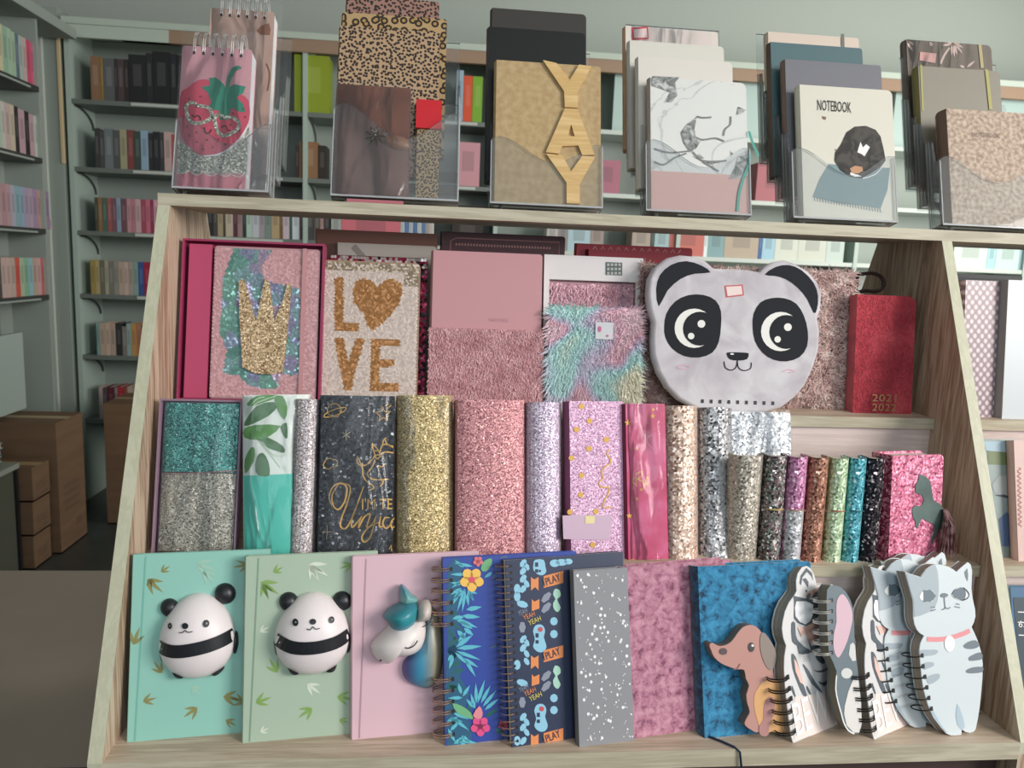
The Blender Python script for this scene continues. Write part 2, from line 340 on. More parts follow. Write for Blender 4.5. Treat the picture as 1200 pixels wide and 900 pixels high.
struct(G().box(-1.495,-1.484,YF-.02,YF,.9,1.5),'trim_3',mat('#c9b48e',.6,n='bare wood strip'))
# left wall unit
XL=-1.42
LZ=[1.186,.883,.575,.281]
lc=thing('side_bookcase','grey green open bookcase along the left wall','bookcase',(XL,1.6,-.8))
wb(lc,'back_panel',CABL,G().box(-2.1,-2.08,1.2,3.3,-.8,1.5))
wb(lc,'end_panel',CAB,G().box(-2.08,XL-.004,3.032,3.05,-.8,1.47))
wb(lc,'end_panel',CAB,G().box(-2.08,-1.59,3.28,3.3,-.8,1.5))
wb(lc,'top_board',CAB,G().box(-2.1,XL+.03,1.2,3.35,1.47,1.515))
for z in LZ:
    wb(lc,'shelf',DARKM,G().box(-2.08,XL,1.2,3.03,z-.022,z)); wb(lc,'label_strip',mat('#9aa39c',.5,n='shelf lip'),G().box(XL,XL+.004,1.2,2.95,z-.02,z-.012))
wb(lc,'cupboard_door',mat('#a9b6b0',.35,n='pale cupboard door'),G().box(XL-.03,XL-.01,1.7,2.8,-.2,.13))
wb(lc,'cupboard_door',CAB,G().box(-1.60,-1.585,2.93,3.26,-.75,1.47))
# books on the wall shelves: every book its own object
BKM={}
def bookmesh(w,h,d,c,face):   # cover shell, page block and a title panel
    k=(round(w,3),round(h,3),c,face)
    if k in BKM: return BKM[k]
    g=G(); t=.002
    if face=='x':  g.box(0,w,0,t,0,h).box(0,t,t,d,0,h).box(w-t,w,t,d,0,h).box(t,w-t,t,d-.004,.003,h-.004,1).box(w*.25,w*.75,-.0006,0,h*.35,h*.8,2)
    else: g.box(-t,0,0,w,0,h).box(-d,-t,0,t,0,h).box(-d,-t,w-t,w,0,h).box(-d+.004,-t,t,w-t,.003,h-.004,1).box(0,.0006,w*.25,w*.75,h*.35,h*.8,2)
    cc=[int(c[i:i+2],16) for i in (1,3,5)]; lum=sum(cc)/3
    tc='#%02x%02x%02x'%tuple(int(x*.82+(210 if lum<120 else 60)*.18) for x in cc)
    o=g.build('book_src',[mat(c,.6,n='book cloth'),PAPER2,mat(tc,.6,n='spine title')]); BKM[k]=o.data; bpy.data.objects.remove(o); return BKM[k]
ORD=['first','second','third','fourth','fifth','sixth','seventh','eighth','ninth','tenth','eleventh','twelfth','thirteenth','fourteenth','fifteenth','sixteenth','seventeenth','eighteenth','nineteenth','twentieth']
def ordn(i): return ORD[i] if i<20 else ORD[i//20*10-1 if 0 else 19]+' '+ORD[i-20]
SHN=['top','second','third','fourth','fifth','lowest']
CN={'#':''}
def cname(c):
    r,g,b=[int(c[i:i+2],16) for i in (1,3,5)]; mx,mn=max(r,g,b),min(r,g,b)
    if mx<70: return 'black'
    if mx-mn<28: return 'white' if mx>200 else 'light grey' if mx>150 else 'dark grey'
    if r==mx: return ('pink' if b>g*.85 else 'red' if g<r*.55 else 'orange' if g<r*.7 and mx>190 else 'brown' if mx<150 else 'cream')
    if g==mx: return 'green' if b<g*.9 else 'mint'
    return 'blue' if r<b*.75 else 'lilac'
def shelf_row(x,y,z,specs,where,face='x',grp='books on the back wall shelves',gap=.0015,src='left'):
    n=0
    for i,(w,h,c,*t) in enumerate(specs):
        if c is None:
            if face=='x': x+=w
            else: y+=w
            continue
        o=bpy.data.objects.new('shelf_book',bookmesh(w,h,.13,c,face)); COL.objects.link(o); o.location=(x,y,z)
        a=t[0] if t else 0
        if a: o.rotation_euler=(0,a,0) if face=='x' else (-a,0,0)
        tag(o,f'{"thin" if w<.016 else "thick" if w>.03 else "slim"} {cname(c)} book, {ordn(n)} from {src} {where}','book',grp); n+=1
        if face=='x': x+=w+gap
        else: y+=w+gap
RB=random.Random(11)
def rnd(n,pal,h0,w0=.018,wv=.006,hv=.006): return [(RB.uniform(w0-wv,w0+wv),h0+RB.uniform(-hv,hv),RB.choice(pal)) for _ in range(n)]
def px2x(u,v): return aty(u,v,YF+.02).x
# bay 1 of the back bookcase, left of the display
shelf_row(px2x(107,110),YF+.02,BZ[0],[(.045,.205,'#8b6a50'),(.012,.2,'#8f7740'),(.05,.2,'#5b5f60'),(.012,.2,'#3a3434'),(.03,.2,'#4a4040'),(.02,.2,'#332a2a'),(.08,.225,'#1f2022'),(.03,.235,'#26282c'),(.08,.245,'#1b1c1e'),(.03,.24,'#232429'),(.03,.235,'#1d1e22')],'on the top shelf of the back bookcase')
shelf_row(px2x(112,190),YF+.02,BZ[1],[(.02,.19,'#3d3d3f'),(.022,.18,'#4b4b4c'),(.04,.19,'#6f777a'),(.03,.185,'#525554'),(.032,.19,'#a39d80'),(.032,.19,'#7c4440'),(.03,.185,'#3c4a44'),(.035,.19,'#8fa9bd'),(.02,.18,'#2e2c2e'),(.03,.188,'#25262a'),(.02,.186,'#3b3b3e'),(.035,.19,'#c0a39f'),(.02,.18,'#a05048')],'on the second shelf of the back bookcase')
shelf_row(px2x(112,268),YF+.02,BZ[2],[(.014,.165,'#4d4a3c'),(.02,.165,'#8a6a4a'),(.02,.165,'#4a6a5a'),(.022,.165,'#9a5a5a'),(.02,.165,'#7a5560'),(.02,.165,'#8aa0b4'),(.026,.165,'#6e4c54'),(.02,.165,'#c08e96'),(.018,.165,'#b57e88'),(.026,.165,'#c9a3a8'),(.02,.165,'#a04c5c'),(.022,.165,'#c46c80'),(.014,.165,'#8c3a50'),(.024,.165,'#d4a0ac'),(.02,.165,'#c890a0')],'on the third shelf of the back bookcase')
shelf_row(px2x(107,343),YF+.02,BZ[3],[(.022,.17,'#a08c50'),(.02,.17,'#b0a070'),(.022,.17,'#6b6a5a'),(.018,.17,'#a8a08c'),(.022,.168,'#77776c'),(.022,.168,'#8d8d84'),(.024,.165,'#b5a08e'),(.022,.165,'#c0aaa0'),(.022,.165,'#a89a90'),(.022,.166,'#7fa09a'),(.026,.168,'#38508c'),(.03,.168,'#9c2038'),(.026,.168,'#a82434'),(.014,.168,'#68a8a0'),(.02,.166,'#8fa8b0')],'on the fourth shelf of the back bookcase')
shelf_row(px2x(114,415),YF+.02,BZ[4],[(.014,.165,'#7fa09a'),(.026,.163,'#b5a090'),(.024,.165,'#c4aa9a'),(.024,.165,'#b09a8a'),(.03,.165,'#2b2b2e'),(.02,.15,'#7d776e'),(.022,.165,'#8fa5a2'),(.024,.165,'#b98a50'),(.024,.165,'#a8755c'),(.026,.16,'#2f2c30'),(.026,.165,'#9a8a7a'),(.03,.165,'#b5a595')],'on the fifth shelf of the back bookcase')
shelf_row(px2x(117,487),YF+.02,BZ[5],[(.018,.165,'#b09a96'),(.02,.16,'#4e4a4a'),(.035,.165,'#5a1f2c'),(.014,.165,'#8a8078'),(.03,.168,'#a32a36'),(.014,.168,'#8c4a40'),(.028,.17,'#b09a8c'),(.03,.168,'#a58f86'),(.026,.165,'#8b7b78'),(.03,.17,'#b8a6a0')],'on the lowest shelf of the back bookcase')
# seen between and below the acrylic stands
shelf_row(px2x(243,268),YF+.02,BZ[2],[(.028,.19,'#2a2c30'),(.02,.19,'#4b4742'),(.026,.19,'#a8987c'),(.01,.18,'#4b4430'),(.036,.19,'#c4b5a2'),(.02,.19,'#5b3040'),(.024,.19,'#9c8484'),(.016,.18,'#2c3834'),(.028,.19,'#b4ccc0'),(.034,.19,'#c3c5cf'),(.026,.19,'#a39aa0'),(.03,.19,'#7f8f88'),(.04,.19,'#b59f7c'),(.014,.19,'#7a5a30'),(.032,.19,'#c9b9c4'),(.012,.19,'#2f5a44'),(.034,.19,'#d4dee2'),(.03,.19,'#5c4e54'),(.04,.19,'#40403f'),(.03,.19,'#5b524e'),(.016,.19,'#b3908c'),(.03,.19,'#3a3534')],'of the run behind the shelf top','x','books seen below the display top','left'and .0015)
shelf_row(px2x(345,131),YF+.02,BZ[0],[(.17,.275,'#8a9a1f')],'behind the strawberry pad stand')
shelf_row(px2x(346,208),YF+.02,BZ[1],[(.02,.16,'#3a3430'),(.09,.18,'#8b6746'),(.04,.165,'#2b2320')],'behind the strawberry pad stand, lower shelf')
shelf_row(px2x(534,136),YF+.02,BZ[0],[(.035,.25,'#9db4c4'),(.045,.225,'#d4512e'),(.05,.225,'#79a82c')],'behind the gap right of the leopard notebooks')
shelf_row(px2x(534,222),YF+.02,BZ[1],[(.12,.22,'#c9929c')],'behind the gap right of the leopard notebooks, lower shelf')
shelf_row(px2x(530,262),YF+.015,BZ[2],[(.16,.21,'#2c2220')],'behind the gap right of the leopard notebooks, third shelf')
shelf_row(px2x(388,276),YF+.02,BZ[2],[(.05,.145,'#a9b0aa'),(.30,.15,'#d0707c')]+[(.02,.145,c) for c in ('#c9cfcf','#4a6fa8','#c5c9d0','#3f68a0','#d4d4d4','#6a8ab8','#b8b0a8','#d8d2ca')],'on the low row above the brown book')
shelf_row(px2x(640,290),YF+.02,BZ[2],[(.06,.16,'#b8b2ae'),(.05,.16,'#8e8a88'),(.12,.16,'#a8c0c8'),(.07,.16,'#9a8c86')],'under the shelf top beside the red book')
shelf_row(px2x(740,292),YF+.02,BZ[2],[(.10,.16,'#a89a90'),(.02,.16,'#37443f'),(.08,.16,'#9fb8bb'),(.19,.16,'#c06a60'),(.02,.16,'#e0e8e8'),(.09,.16,'#7fa0a4'),(.19,.16,'#b0a08e'),(.02,.16,'#3a6090'),(.07,.16,'#9cc0d0'),(.13,.16,'#c8ccc0'),(.16,.16,'#c4c8bc'),(.1,.16,'#b9c7c0')],'of the face-out row behind the plush panda')
shelf_row(px2x(1116,310),YF+.02,BZ[2],[(.2,.16,'#c4d2c8'),(.05,.16,'#9fc8cc'),(.14,.16,'#b8d0c8'),(.05,.16,'#8fb0b8')],'of the pale row at the right end')
shelf_row(px2x(690,232),YF+.02,BZ[1]-.0,[(.16,.17,'#a8687a')],'behind the yellow letters notebook')
shelf_row(px2x(884,246),YF+.02,BZ[1],[(.2,.2,'#a8646c'),(.1,.19,'#b88a80')],'behind the clear stand of the cap notebook')
for nm,(u,v) in {'right of the yellow letters notebook':(716,140),'right of the marble notebook':(860,150),'right of the cap notebook':(1040,160),'at the far right':(1162,165)}.items():  # pale panels stand in for the lit bay back, brightness in their colour
    p=aty(u,v,YF+.1); r=thing('lit_bay_panel',f'pale aqua panel standing in for the lit bay back, top shelf {nm}','board',(p.x,YF+.06,BZ[0]))
    G().box(0,.27,0,.006,0,.29).build('panel',mat('#a9bfba',.5,n='lit bay aqua'),r); G().box(.12,.15,.006,.05,0,.2).build('strut',mat('#8fb0ac',.5,n='lit bay aqua back'),r)
# left wall unit rows (run towards the corner)
def pxy(u,v): return atx(u,v,XL-.01).y
def lrow(u0,v0,z,sp,where): shelf_row(XL-.02,pxy(u0,v0),z,sp,where,'y','books on the left wall bookcase')
lrow(-30,70,LZ[0],[(.05,.19,'#c9b060'),(.05,.19,'#d0c078'),(.04,.19,'#ccc59a'),(.05,.19,'#d3cfa8'),(.03,.19,'#c8c0a0'),(.035,.19,'#8fb098'),(.03,.19,'#a3bba5'),(.03,.185,'#9fb89f'),(.025,.185,'#5f6f80'),(.03,.185,'#a8b5ac'),(.03,.185,'#c0a8a8'),(.03,.185,'#c6506e'),(.03,.18,'#c8607c'),(.03,.18,'#c8b0b0')],'on the top shelf of the left bookcase')
lrow(-30,165,LZ[1],[(.05,.19,'#78a088'),(.05,.19,'#8fae98'),(.05,.19,'#b9a8a4'),(.02,.19,'#405048'),(.04,.19,'#a9bfae'),(.03,.19,'#c4bdb5'),(.035,.19,'#bda9a4'),(.035,.19,'#c4b8a4'),(.03,.19,'#2d2b2c'),(.05,.185,'#b898a0'),(.035,.185,'#2b2628'),(.04,.18,'#b99aa0'),(.035,.18,'#b9c0b8')],'on the second shelf of the left bookcase')
lrow(-30,262,LZ[2],[(.035,.17,c) for c in ('#7fb09a','#8fb8a6','#88b0a0','#94b5a5','#8ab0a0','#b59a9c','#b08a90','#b5959a','#a8a8b8','#86a8b0','#90a5b8','#a898b0','#b09cac','#a08aa8','#b59088','#a07888','#98809c')]+[(.02,.05,'#b4aca8')],'on the third shelf of the left bookcase')
lrow(-30,350,LZ[3],[(.035,.165,c) for c in ('#b9b0a0','#b8b5a0','#bdb3a6','#c0b8ac','#bcb2a8','#4c4a48','#c0a8a0','#c4a8a0','#b8a69c','#c9584c','#a8b89c','#88b098','#90b8c0','#b8a090','#c8a0a0','#c06060')],'on the fourth shelf of the left bookcase')
# cartons and desk on the floor behind
CB=noisemat([(.3,'#6e543f'),(.7,'#7d6149')],3,rough=.85,n='cardboard',map=(1,1,8)); CBD=mat('#6f5444',.85,n='dark cardboard'); INK=mat('#6b5040',.9,n='carton print')
def carton(x,y,z,w,d,h,lab,yaw=0,flap=True):
    r=thing('cardboard_box',lab,'box',(x,y,z),0,yaw); g=G(); t=.006
    g.box(0,w,0,t,0,h).box(0,w,d-t,d,0,h).box(0,t,t,d-t,0,h).box(w-t,w,t,d-t,0,h).box(0,w,0,d,0,t); g.build('carton_walls',CB,r)
    G().box(0,w,0,d/2-.001,h,h+.005).build('flap',CB,r); G().box(0,w,d/2+.001,d,h,h+.005).build('flap',CB,r)
    G().box(0,w,d/2-.025,d/2+.025,h+.0051,h+.0058).build('packing_tape',mat('#b59a76',.3,n='tape'),r)
    g=G()
    for k in range(4): g.box(w,w+.0006,d*.2,d*.75,h*(.3+.06*k),h*(.33+.06*k))
    g.box(w,w+.0006,d*.6,d*.8,h*.14,h*.2).build('printed_text',INK,r); return r
carton(-1.58,2.63,-.8,.345,.25,.565,'tall brown carton standing in the corner behind the desk')
carton(-1.2,3.02,-.8,.34,.3,.58,'dark brown carton under the lowest shelf of the back bookcase')
for k,w_ in enumerate(('bottom','middle','topmost')): carton(-1.46+.004*k,2.455,-.8+.142*k,.2,.14,.135,f'small brown carton beside the tall one, {w_} of its stack of three')
r=thing('desk','dark olive office desk at the left edge of the photo','desk',(-1.58,1.5,-.8))
OL=mat('#57584c',.5,n='olive desk panel')
G().box(0,.29,.0,.94,.43,.45).build('desk_top',mat('#9aa096',.4,n='desk top'),r); G().box(.26,.275,.02,.92,0,.43).build('side_panel',OL,r); G().box(0,.26,.9,.92,.1,.43).build('back_panel',OL,r)
G().box(.255,.285,.92,.935,0,.43).build('metal_edge',mat('#34373a',.35,.6,n='dark metal edge'),r)
for i,(c_,nm,zz) in enumerate((('#5f7f86','blue grey',0),('#9fb4b8','pale blue',.024),('#3f5560','dark blue',.048),('#a8b4b0','pale grey',.072))):
    r=thing('ring_binder',f'{nm} binder lying flat in the stack on the desk','binder',(-1.55+.008*i,2.15,-.3495+zz),0,.05*i)
    G().box(0,.24,0,.2,0,.003).box(0,.24,0,.2,.019,.022).box(0,.003,0,.2,.003,.019).build('cover',mat(c_,.5,n='binder card'),r); G().box(.004,.235,.004,.196,.003,.019).build('page_block',PAPER2,r)
# low table left of the display
r=thing('side_table','low brown table with a rounded corner left of the display','table',(-.72,.36,-.25))
g=G(); pts=rrect(0,.715,0,.74,.03,'d'); g.prismz(pts,-.02,0); g.build('table_top',noisemat([(.3,'#9a8a80'),(.7,'#a5958a')],3,rough=.28,n='brown table laminate'),r)
G().box(0,.715,-.002,0,-.02,.0006).build('edge_strip',mat('#2b3550',.4,n='dark blue edge'),r)
for x in (.03,.66):
    for y in (.03,.66): G().box(x,x+.03,y,y+.03,-.55,-.02).build('leg',mat('#33363a',.4,n='table leg'),r)
# ================================================================ the display unit
T=.0139; YT,ZT,DT=.244,.554,.1524; XR=1.0
WV=wood(2,'#cdb8a2','#977b64','ash laminate upright'); WH=wood(0,'#ccb9a6','#b09c88','ash laminate shelf'); EDG=wood(2,'#c6c4ac','#bbb9a0','pale edge band'); EDGH=wood(0,'#c6bea8','#aea58e','pale shelf edge')
RIS=wood(0,'#dccbc6','#cbbab2','pinkish riser panel')
du=thing('display_stand','sloping ash wood display stand with three stepped shelves and a flat top','display stand',(0,0,-.8))
def D_(n,m,g,**k): return wb(du,n,m,g,**k)
def side(x):
    pr=[(0,0),(YT,ZT),(YT+DT,ZT),(2*YT+DT,0),(2*YT+DT+.0,-.12),(2*YT+DT,-.79),(0,-.79)]
    def pan(a,b,P):
        g=G(); N=len(P); g.add([(a,y,z) for y,z in P]+[(b,y,z) for y,z in P],[tuple(range(N-1,-1,-1)),tuple(range(N,2*N))]+[(i,(i+1)%N,(i+1)%N+N,i+N) for i in range(N)]); return g
    D_('side_panel',WV,pan(x,x+T,[(y+(.0008 if i in (0,1,5,6) else 0),z) for i,(y,z) in enumerate(pr)]))
    D_('edge_band',EDG,pan(x,x+T,[(0,-T),(0,0),(YT,ZT),(YT+.001,ZT),(.001,0),(.001,-T)]))
side(0); side(XR-T); side(2*XR-T-.02)
xa,xb=-.0,2.0
D_('top_board',WH,G().box(xa,xb,YT+.001,YT+DT,ZT,ZT+T)); D_('top_edge_band',EDGH,G().box(xa,xb,YT,YT+.001,ZT,ZT+T))
H2,Y2,H3,Y3=.167,.097,.3225,.215
for a,b in ((T,XR-T),(XR,2*XR-T-.02)):
    D_('shelf',WH,G().box(a,b,.001,Y2+.02,-T,0)); D_('shelf_edge_band',EDGH,G().box(a,b,0,.001,-T-.006,0))
    D_('shelf',WH,G().box(a,b,Y2+.001,Y3+.02,H2-T,H2)); D_('shelf_edge_band',EDGH,G().box(a,b,Y2,Y2+.001,H2-T,H2))
    D_('shelf',WH,G().box(a,b,Y3+.001,.43,H3-T,H3)); D_('shelf_edge_band',EDGH,G().box(a,b,Y3,Y3+.001,H3-T,H3))
    D_('riser',RIS,G().box(a,b,Y2+.006,Y2+.014,.0,H2-T)); D_('riser',RIS,G().box(a,b,Y3+.006,Y3+.014,H2,H3-T))
    D_('base_front',mat('#453330',.7,n='dark kick panel'),G().box(a,b,.03,.04,-.79,-T))
    D_('rear_panel',RIS,G().box(a,b,.52,.53,-.5,H3-T)); D_('rear_shelf',WH,G().box(a,b,.43,.53,H3-T-.16,H3-.16))
# ================================================================ lowest shelf
LN=.262
def r1(name,label,cat,ub,vb,uT,vT,yaw,group=None,lean=LN,z0=0.):
    p=atz(ub,vb,z0); x,h=solve(uT,vT,p.y,z0,lean,yaw); r=thing(name,label,cat,(p.x,p.y,z0),lean,yaw,group); return r,h
BLK=mat('#15161a',.45,n='black'); WHT=mat('#eceaea',.5,n='white'); GOLD=mat('#d8a850',.4,.1,n='gold foil')
def motif(u,v,s,a):   # bamboo sprig: three leaves from a base point, px
    return [leaf(u,v,u+s*k*math.cos(math.radians(a+d)),v-s*k*math.sin(math.radians(a+d)),s*.2) for d,k in ((0,1),(32,.8),(-30,.8))]
def squish_panda(r,cu,cv,ru,rv,tilt,ears,band,eyes,nose,mouth,arms,feet):
    c=loc(r,cu,cv); rx=abs(loc(r,cu+ru,cv)[0]-c[0]); rz=abs(loc(r,cu,cv-rv)[1]-c[1]); dep=.03; BW=mat('#e9dfe0',.42,n='squishy white foam'); BB=mat('#1b1d22',.4,n='squishy black foam')
    def yf(x,z):
        a,b=(x-c[0]),(z-c[1]); k=1-.13*b/rz; q=1-(a/(rx*k))**2-(b/rz)**2; return -dep*math.sqrt(max(q,0.0))
    o=[]
    for i in range(28):
        t=6.2832*i/28; b=rz*math.sin(t); o.append((c[0]+rx*(1-.13*b/rz)*math.cos(t),c[1]+b))
    body=puff(r,'panda_body',o,dep,BW,0,c,False,n=16,label='soft white foam panda body glued on the cover')
    for u,v,rr in ears: puff(r,'ear',disc(u,v,rr,12),.009,BB,0,par=body)
    strip(r,'black_band',[band],.0135,BB,5,4,yf,body)
    for u,v,rr in eyes: poly(r,'eye',[disc(u,v,rr,12,rr*1.15)],BB,4,0,yf,body); poly(r,'eye_glint',[disc(u+rr*.15,v-rr*.1,rr*.3,8)],mat('#9a9a9e',.3,n='grey glint'),6,0,yf,body)
    poly(r,'nose',[disc(*nose,12,nose[2]*.85)],BB,3,0,yf,body); strip(r,'mouth',mouth,.0009,BB,4,4,yf,body)
    for p in arms: puff(r,'arm',p,.008,BB,0,par=body)
    for p in feet: puff(r,'foot',p,.012,BB,0,par=body)
# mint panda notebook
r,h=r1('panda_notebook','mint green hardback with a squishy panda wearing a black band, leftmost on lowest shelf','notebook',149,870,162,650,.12)
MINT=mat('#8fc4b6',.42,n='mint cover'); bookblock(r,.138,h,.012,MINT)
strip(r,'hinge_groove',[[(171,652),(158,868)]],.0015,mat('#74b5a6',.5,n='mint groove'))
g1=[];g2=[];Zp=lambda a,b:(100+a/3.4625,640+b/3.4625)
for a,b,s,an in ((308,105,13,35),(252,135,24,-40),(262,130,14,-80),(660,75,18,190),(195,400,22,70),(312,515,18,125),(235,630,17,15),(560,610,22,-10),(645,635,18,160),(455,655,20,215),(570,705,14,-30)): g1+=motif(*Zp(a,b),s,an)
for a,b,s,an in ((450,70,26,-20),(480,100,20,-50),(430,570,15,-40)): g2+=motif(*Zp(a,b),s,an)
poly(r,'bamboo_leaf_print',g1,mat('#8c8a55',.5,n='olive leaf print')); poly(r,'pale_leaf_print',g2,mat('#9fc7b4',.5,n='pale leaf print'))
ZG=lambda pts:Z(180,670,6,pts)
squish_panda(r,232,744,44,49.5,0,[(199,712,11),(264,695.5,12.5)],ZG([(52,507),(150,522),(250,515),(400,485),(500,455),(575,425)]),
  [(203.8,729,2.9),(246.5,725,3.6)],(222.7,727.5,4),[ZG([(215,390),(240,388),(258,372)]),ZG([(258,372),(280,385),(310,380)])],
  [ZG([(560,440),(590,420),(598,500),(580,570),(560,560)]),ZG([(45,540),(60,540),(75,620),(60,625)])],[ZG([(135,700),(180,705),(215,740),(180,742)]),ZG([(410,720),(440,690),(500,665),(480,700),(440,725)])])
# sage panda notebook
r,h=r1('panda_notebook','sage green hardback with a squishy panda, standing between the mint and pink ones','notebook',284.5,871,294.5,652,.12)
bookblock(r,.138,h,.012,mat('#a8bba6',.45,n='sage cover')); strip(r,'hinge_groove',[[(303,654),(292.5,869)]],.0015,mat('#7f9c84',.5,n='sage groove'))
g1=[];g2=[];Zp=lambda a,b:(290+a/4.09,650+b/4.09)
for a,b,s,an in ((125,85,14,30),(65,130,26,-35),(75,140,20,-70),(145,565,20,120),(40,710,20,20),(310,735,20,215),(500,45,16,200),(430,680,20,-10),(440,790,12,-20)): g1+=motif(*Zp(a,b),s,an)
for a,b,s,an in ((295,45,27,-32),(300,50,22,-60),(60,370,13,30),(285,620,20,-35),(60,850,12,25)): g2+=motif(*Zp(a,b),s,an)
poly(r,'bamboo_leaf_print',g1,mat('#84a659',.5,n='green leaf print')); poly(r,'pale_leaf_print',g2,mat('#d3dccb',.5,n='pale leaf print'))
ZH=lambda pts:Z(290,650,4.09,pts)
squish_panda(r,366.3,741,43.5,48,0,[(338.5,705,11.5),(401,704,11.5)],ZH([(138,392),(220,418),(320,418),(420,400),(488,372)]),
  [(347.5,724,3.6),(388.8,721.5,3.2)],(367.6,722.6,3.8),[ZH([(290,328),(305,333),(318,318)]),ZH([(318,318),(332,330),(350,326)])],
  [ZH([(478,400),(492,392),(492,450),(478,470)]),ZH([(128,410),(142,410),(148,480),(135,470)])],[ZH([(190,530),(215,545),(245,570),(215,570)]),ZH([(380,560),(400,535),(428,525),(415,555)])])
# pink unicorn notebook
r,h=r1('unicorn_notebook','pale pink hardback with a squishy unicorn head, right of the sage one','notebook',412.5,867,427,652,.12)
bookblock(r,.138,h,.012,mat('#d9b4bf',.5,n='pale pink cover')); strip(r,'hinge_groove',[[(428+1,655),(421,865)]],.0015,mat('#b58e9c',.5,n='pink groove'))
ZF=lambda pts:Z(420,670,6,pts)
c0=loc(r,475,780)[1]; c1=loc(r,475,690)[1]
MAN=gradmat(2,c0-.02,c1+.02,[(0,'#3b2f55'),(.2,'#6a4a85'),(.42,'#3f8fb5'),(.6,'#2f8a93'),(.8,'#3f7f95'),(1,'#65b5c2')],.35,'teal purple foam')
WF=mat('#e6dcd9',.4,n='unicorn white foam'); SIL=gradmat(0,loc(r,475,710)[0],loc(r,520,760)[0],[(0,'#5b5a93'),(.35,'#3f93b5'),(.7,'#8f8a78'),(1,'#6a6a5a')],.35,'shimmering mane foam')
puff(r,'mane',ZF([(490,240),(545,270),(575,340),(600,450),(600,560),(585,680),(555,770),(490,818),(420,805),(345,770),(308,705),(315,630),(350,590),(420,500),(460,400)]),.02,SIL,0)
hd=puff(r,'unicorn_head',ZF([(85,515),(130,455),(200,385),(260,320),(330,290),(420,300),(470,340),(482,400),(470,470),(440,530),(390,568),(320,588),(268,588),(240,622),(200,640),(150,625),(100,580)]),.03,WF,-.002)
puff(r,'forelock',ZF([(172,312),(205,265),(260,228),(320,205),(380,200),(425,235),(410,330),(350,398),(285,415),(232,395),(200,345)]),.03,MAN,-.008,par=hd)
puff(r,'horn',ZF([(293,92),(325,100),(370,150),(425,195),(380,225),(310,235),(288,190)]),.02,gradmat(2,loc(r,475,712)[1],loc(r,475,684)[1],[(0,'#9a9c7a'),(.4,'#7db4b0'),(1,'#3f8ba5')],.3,'horn foam'),-.004,par=hd)
puff(r,'ear',ZF([(408,260),(440,205),(495,198),(512,250),(500,320),(455,348),(415,340)]),.02,mat('#cfc3bb',.4,n='grey white foam'),-.014,par=hd)
yb=lambda x,z:-.031
strip(r,'closed_eye',[ZF([(308,488),(335,492),(372,474),(396,440)])],.0013,BLK,2,3,yb,hd); strip(r,'ear_crease',[ZF([(425,345),(465,325),(488,285),(490,258)])],.0011,BLK,2,3,lambda x,z:-.034,hd); poly(r,'nostril',[disc(*ZF([(148,588)])[0],1.8,8,1)],BLK,2,0,lambda x,z:-.022,hd)
# wire bound: flowers
WIRE=mat('#c9a896',.3,.9,n='rose metal wire'); WIREB=mat('#2b2624',.4,.7,n='dark wire')
def wirebook(r,w,h,d,cov,corner=0,back=None):
    G().prism(rrect(0,w,0,h,corner),0,.0014).build('front_cover',cov,r); G().prism(rrect(0,w,0,h,corner),d-.0014,d).build('back_cover',back or cov,r)
    G().box(.001,w-.001,.002,d-.002,.001,h-.001).build('page_block',PAPER,r)
def punch(r,pts,rad=.0016,layer=1): 
    g=G()
    for x,z in pts: g.add([(x-rad,-LY*layer*2,z-rad*1.3),(x+rad,-LY*layer*2,z-rad*1.3),(x+rad,-LY*layer*2,z+rad*1.3),(x-rad,-LY*layer*2,z+rad*1.3)],[(0,1,2,3)])
    g.build('punched_holes',BLK,r)
r,h=r1('wire_bound_notebook','royal blue wire bound notebook with tropical leaves and hibiscus flowers','notebook',522,874,525,654,.14)
wirebook(r,.15,h,.012,mat('#2f479c',.4,n='royal blue cover'))
ZI=lambda pts:Z(510,645,7.5,pts); ZJ=lambda pts:Z(510,760,7.5,pts)
def frond(cs,f,w): 
    o=[]
    for (a,b,c,d) in cs:
        q=f([(a,b),(c,d)]); o.append(leaf(*q[0],*q[1],w))
    return o
F1=frond([(270,210,130,210),(270,240,140,330),(260,330,190,540),(265,345,235,545),(280,340,340,445),(240,340,160,410),(330,140,160,110),(250,350,150,440),(290,350,370,380),(250,150,170,85),(280,370,290,490),(500,190,430,240),(300,360,330,440),(230,330,130,390),(215,360,150,480),(240,300,130,280)],ZI,4)+\
   frond([(270,520,410,495),(230,575,395,585),(170,600,375,680),(250,680,335,745),(190,860,410,840),(180,850,330,740),(270,720,200,800),(210,620,330,690),(150,600,260,580),(190,700,270,780)],ZI,6)+\
   frond([(180,20,400,100),(240,80,380,165),(260,90,355,250),(160,60,120,180),(150,50,110,110),(360,480,355,300),(370,480,435,270),(400,480,485,320),(415,510,535,365),(430,540,560,435),(340,520,270,440),(350,530,310,390),(240,430,110,435),(240,420,305,320),(230,400,200,300),(120,620,240,640),(160,840,270,760),(180,830,300,850),(200,800,370,830),(230,760,310,830),(110,700,180,830),(100,640,200,600),(130,720,210,640),(200,860,240,780),(170,30,300,150),(150,560,300,620),(140,600,300,720)],ZJ,4.6)
F2=frond([(120,560,200,545),(150,760,240,820),(120,850,180,760),(160,640,260,720),(120,700,190,780)],ZI,5)+frond([(130,150,240,120),(150,210,270,180),(100,300,230,380),(150,470,260,560),(170,500,330,590),(270,540,330,600),(440,600,560,520),(520,700,640,780),(100,350,200,330),(300,480,300,560)],ZJ,6)
F3=frond([(500,260,540,190),(555,290,600,200),(470,860,560,820),(600,870,520,810),(640,50,560,70)],ZI,3)+frond([(610,100,560,150),(560,0,600,60),(540,110,580,60)],ZJ,3)
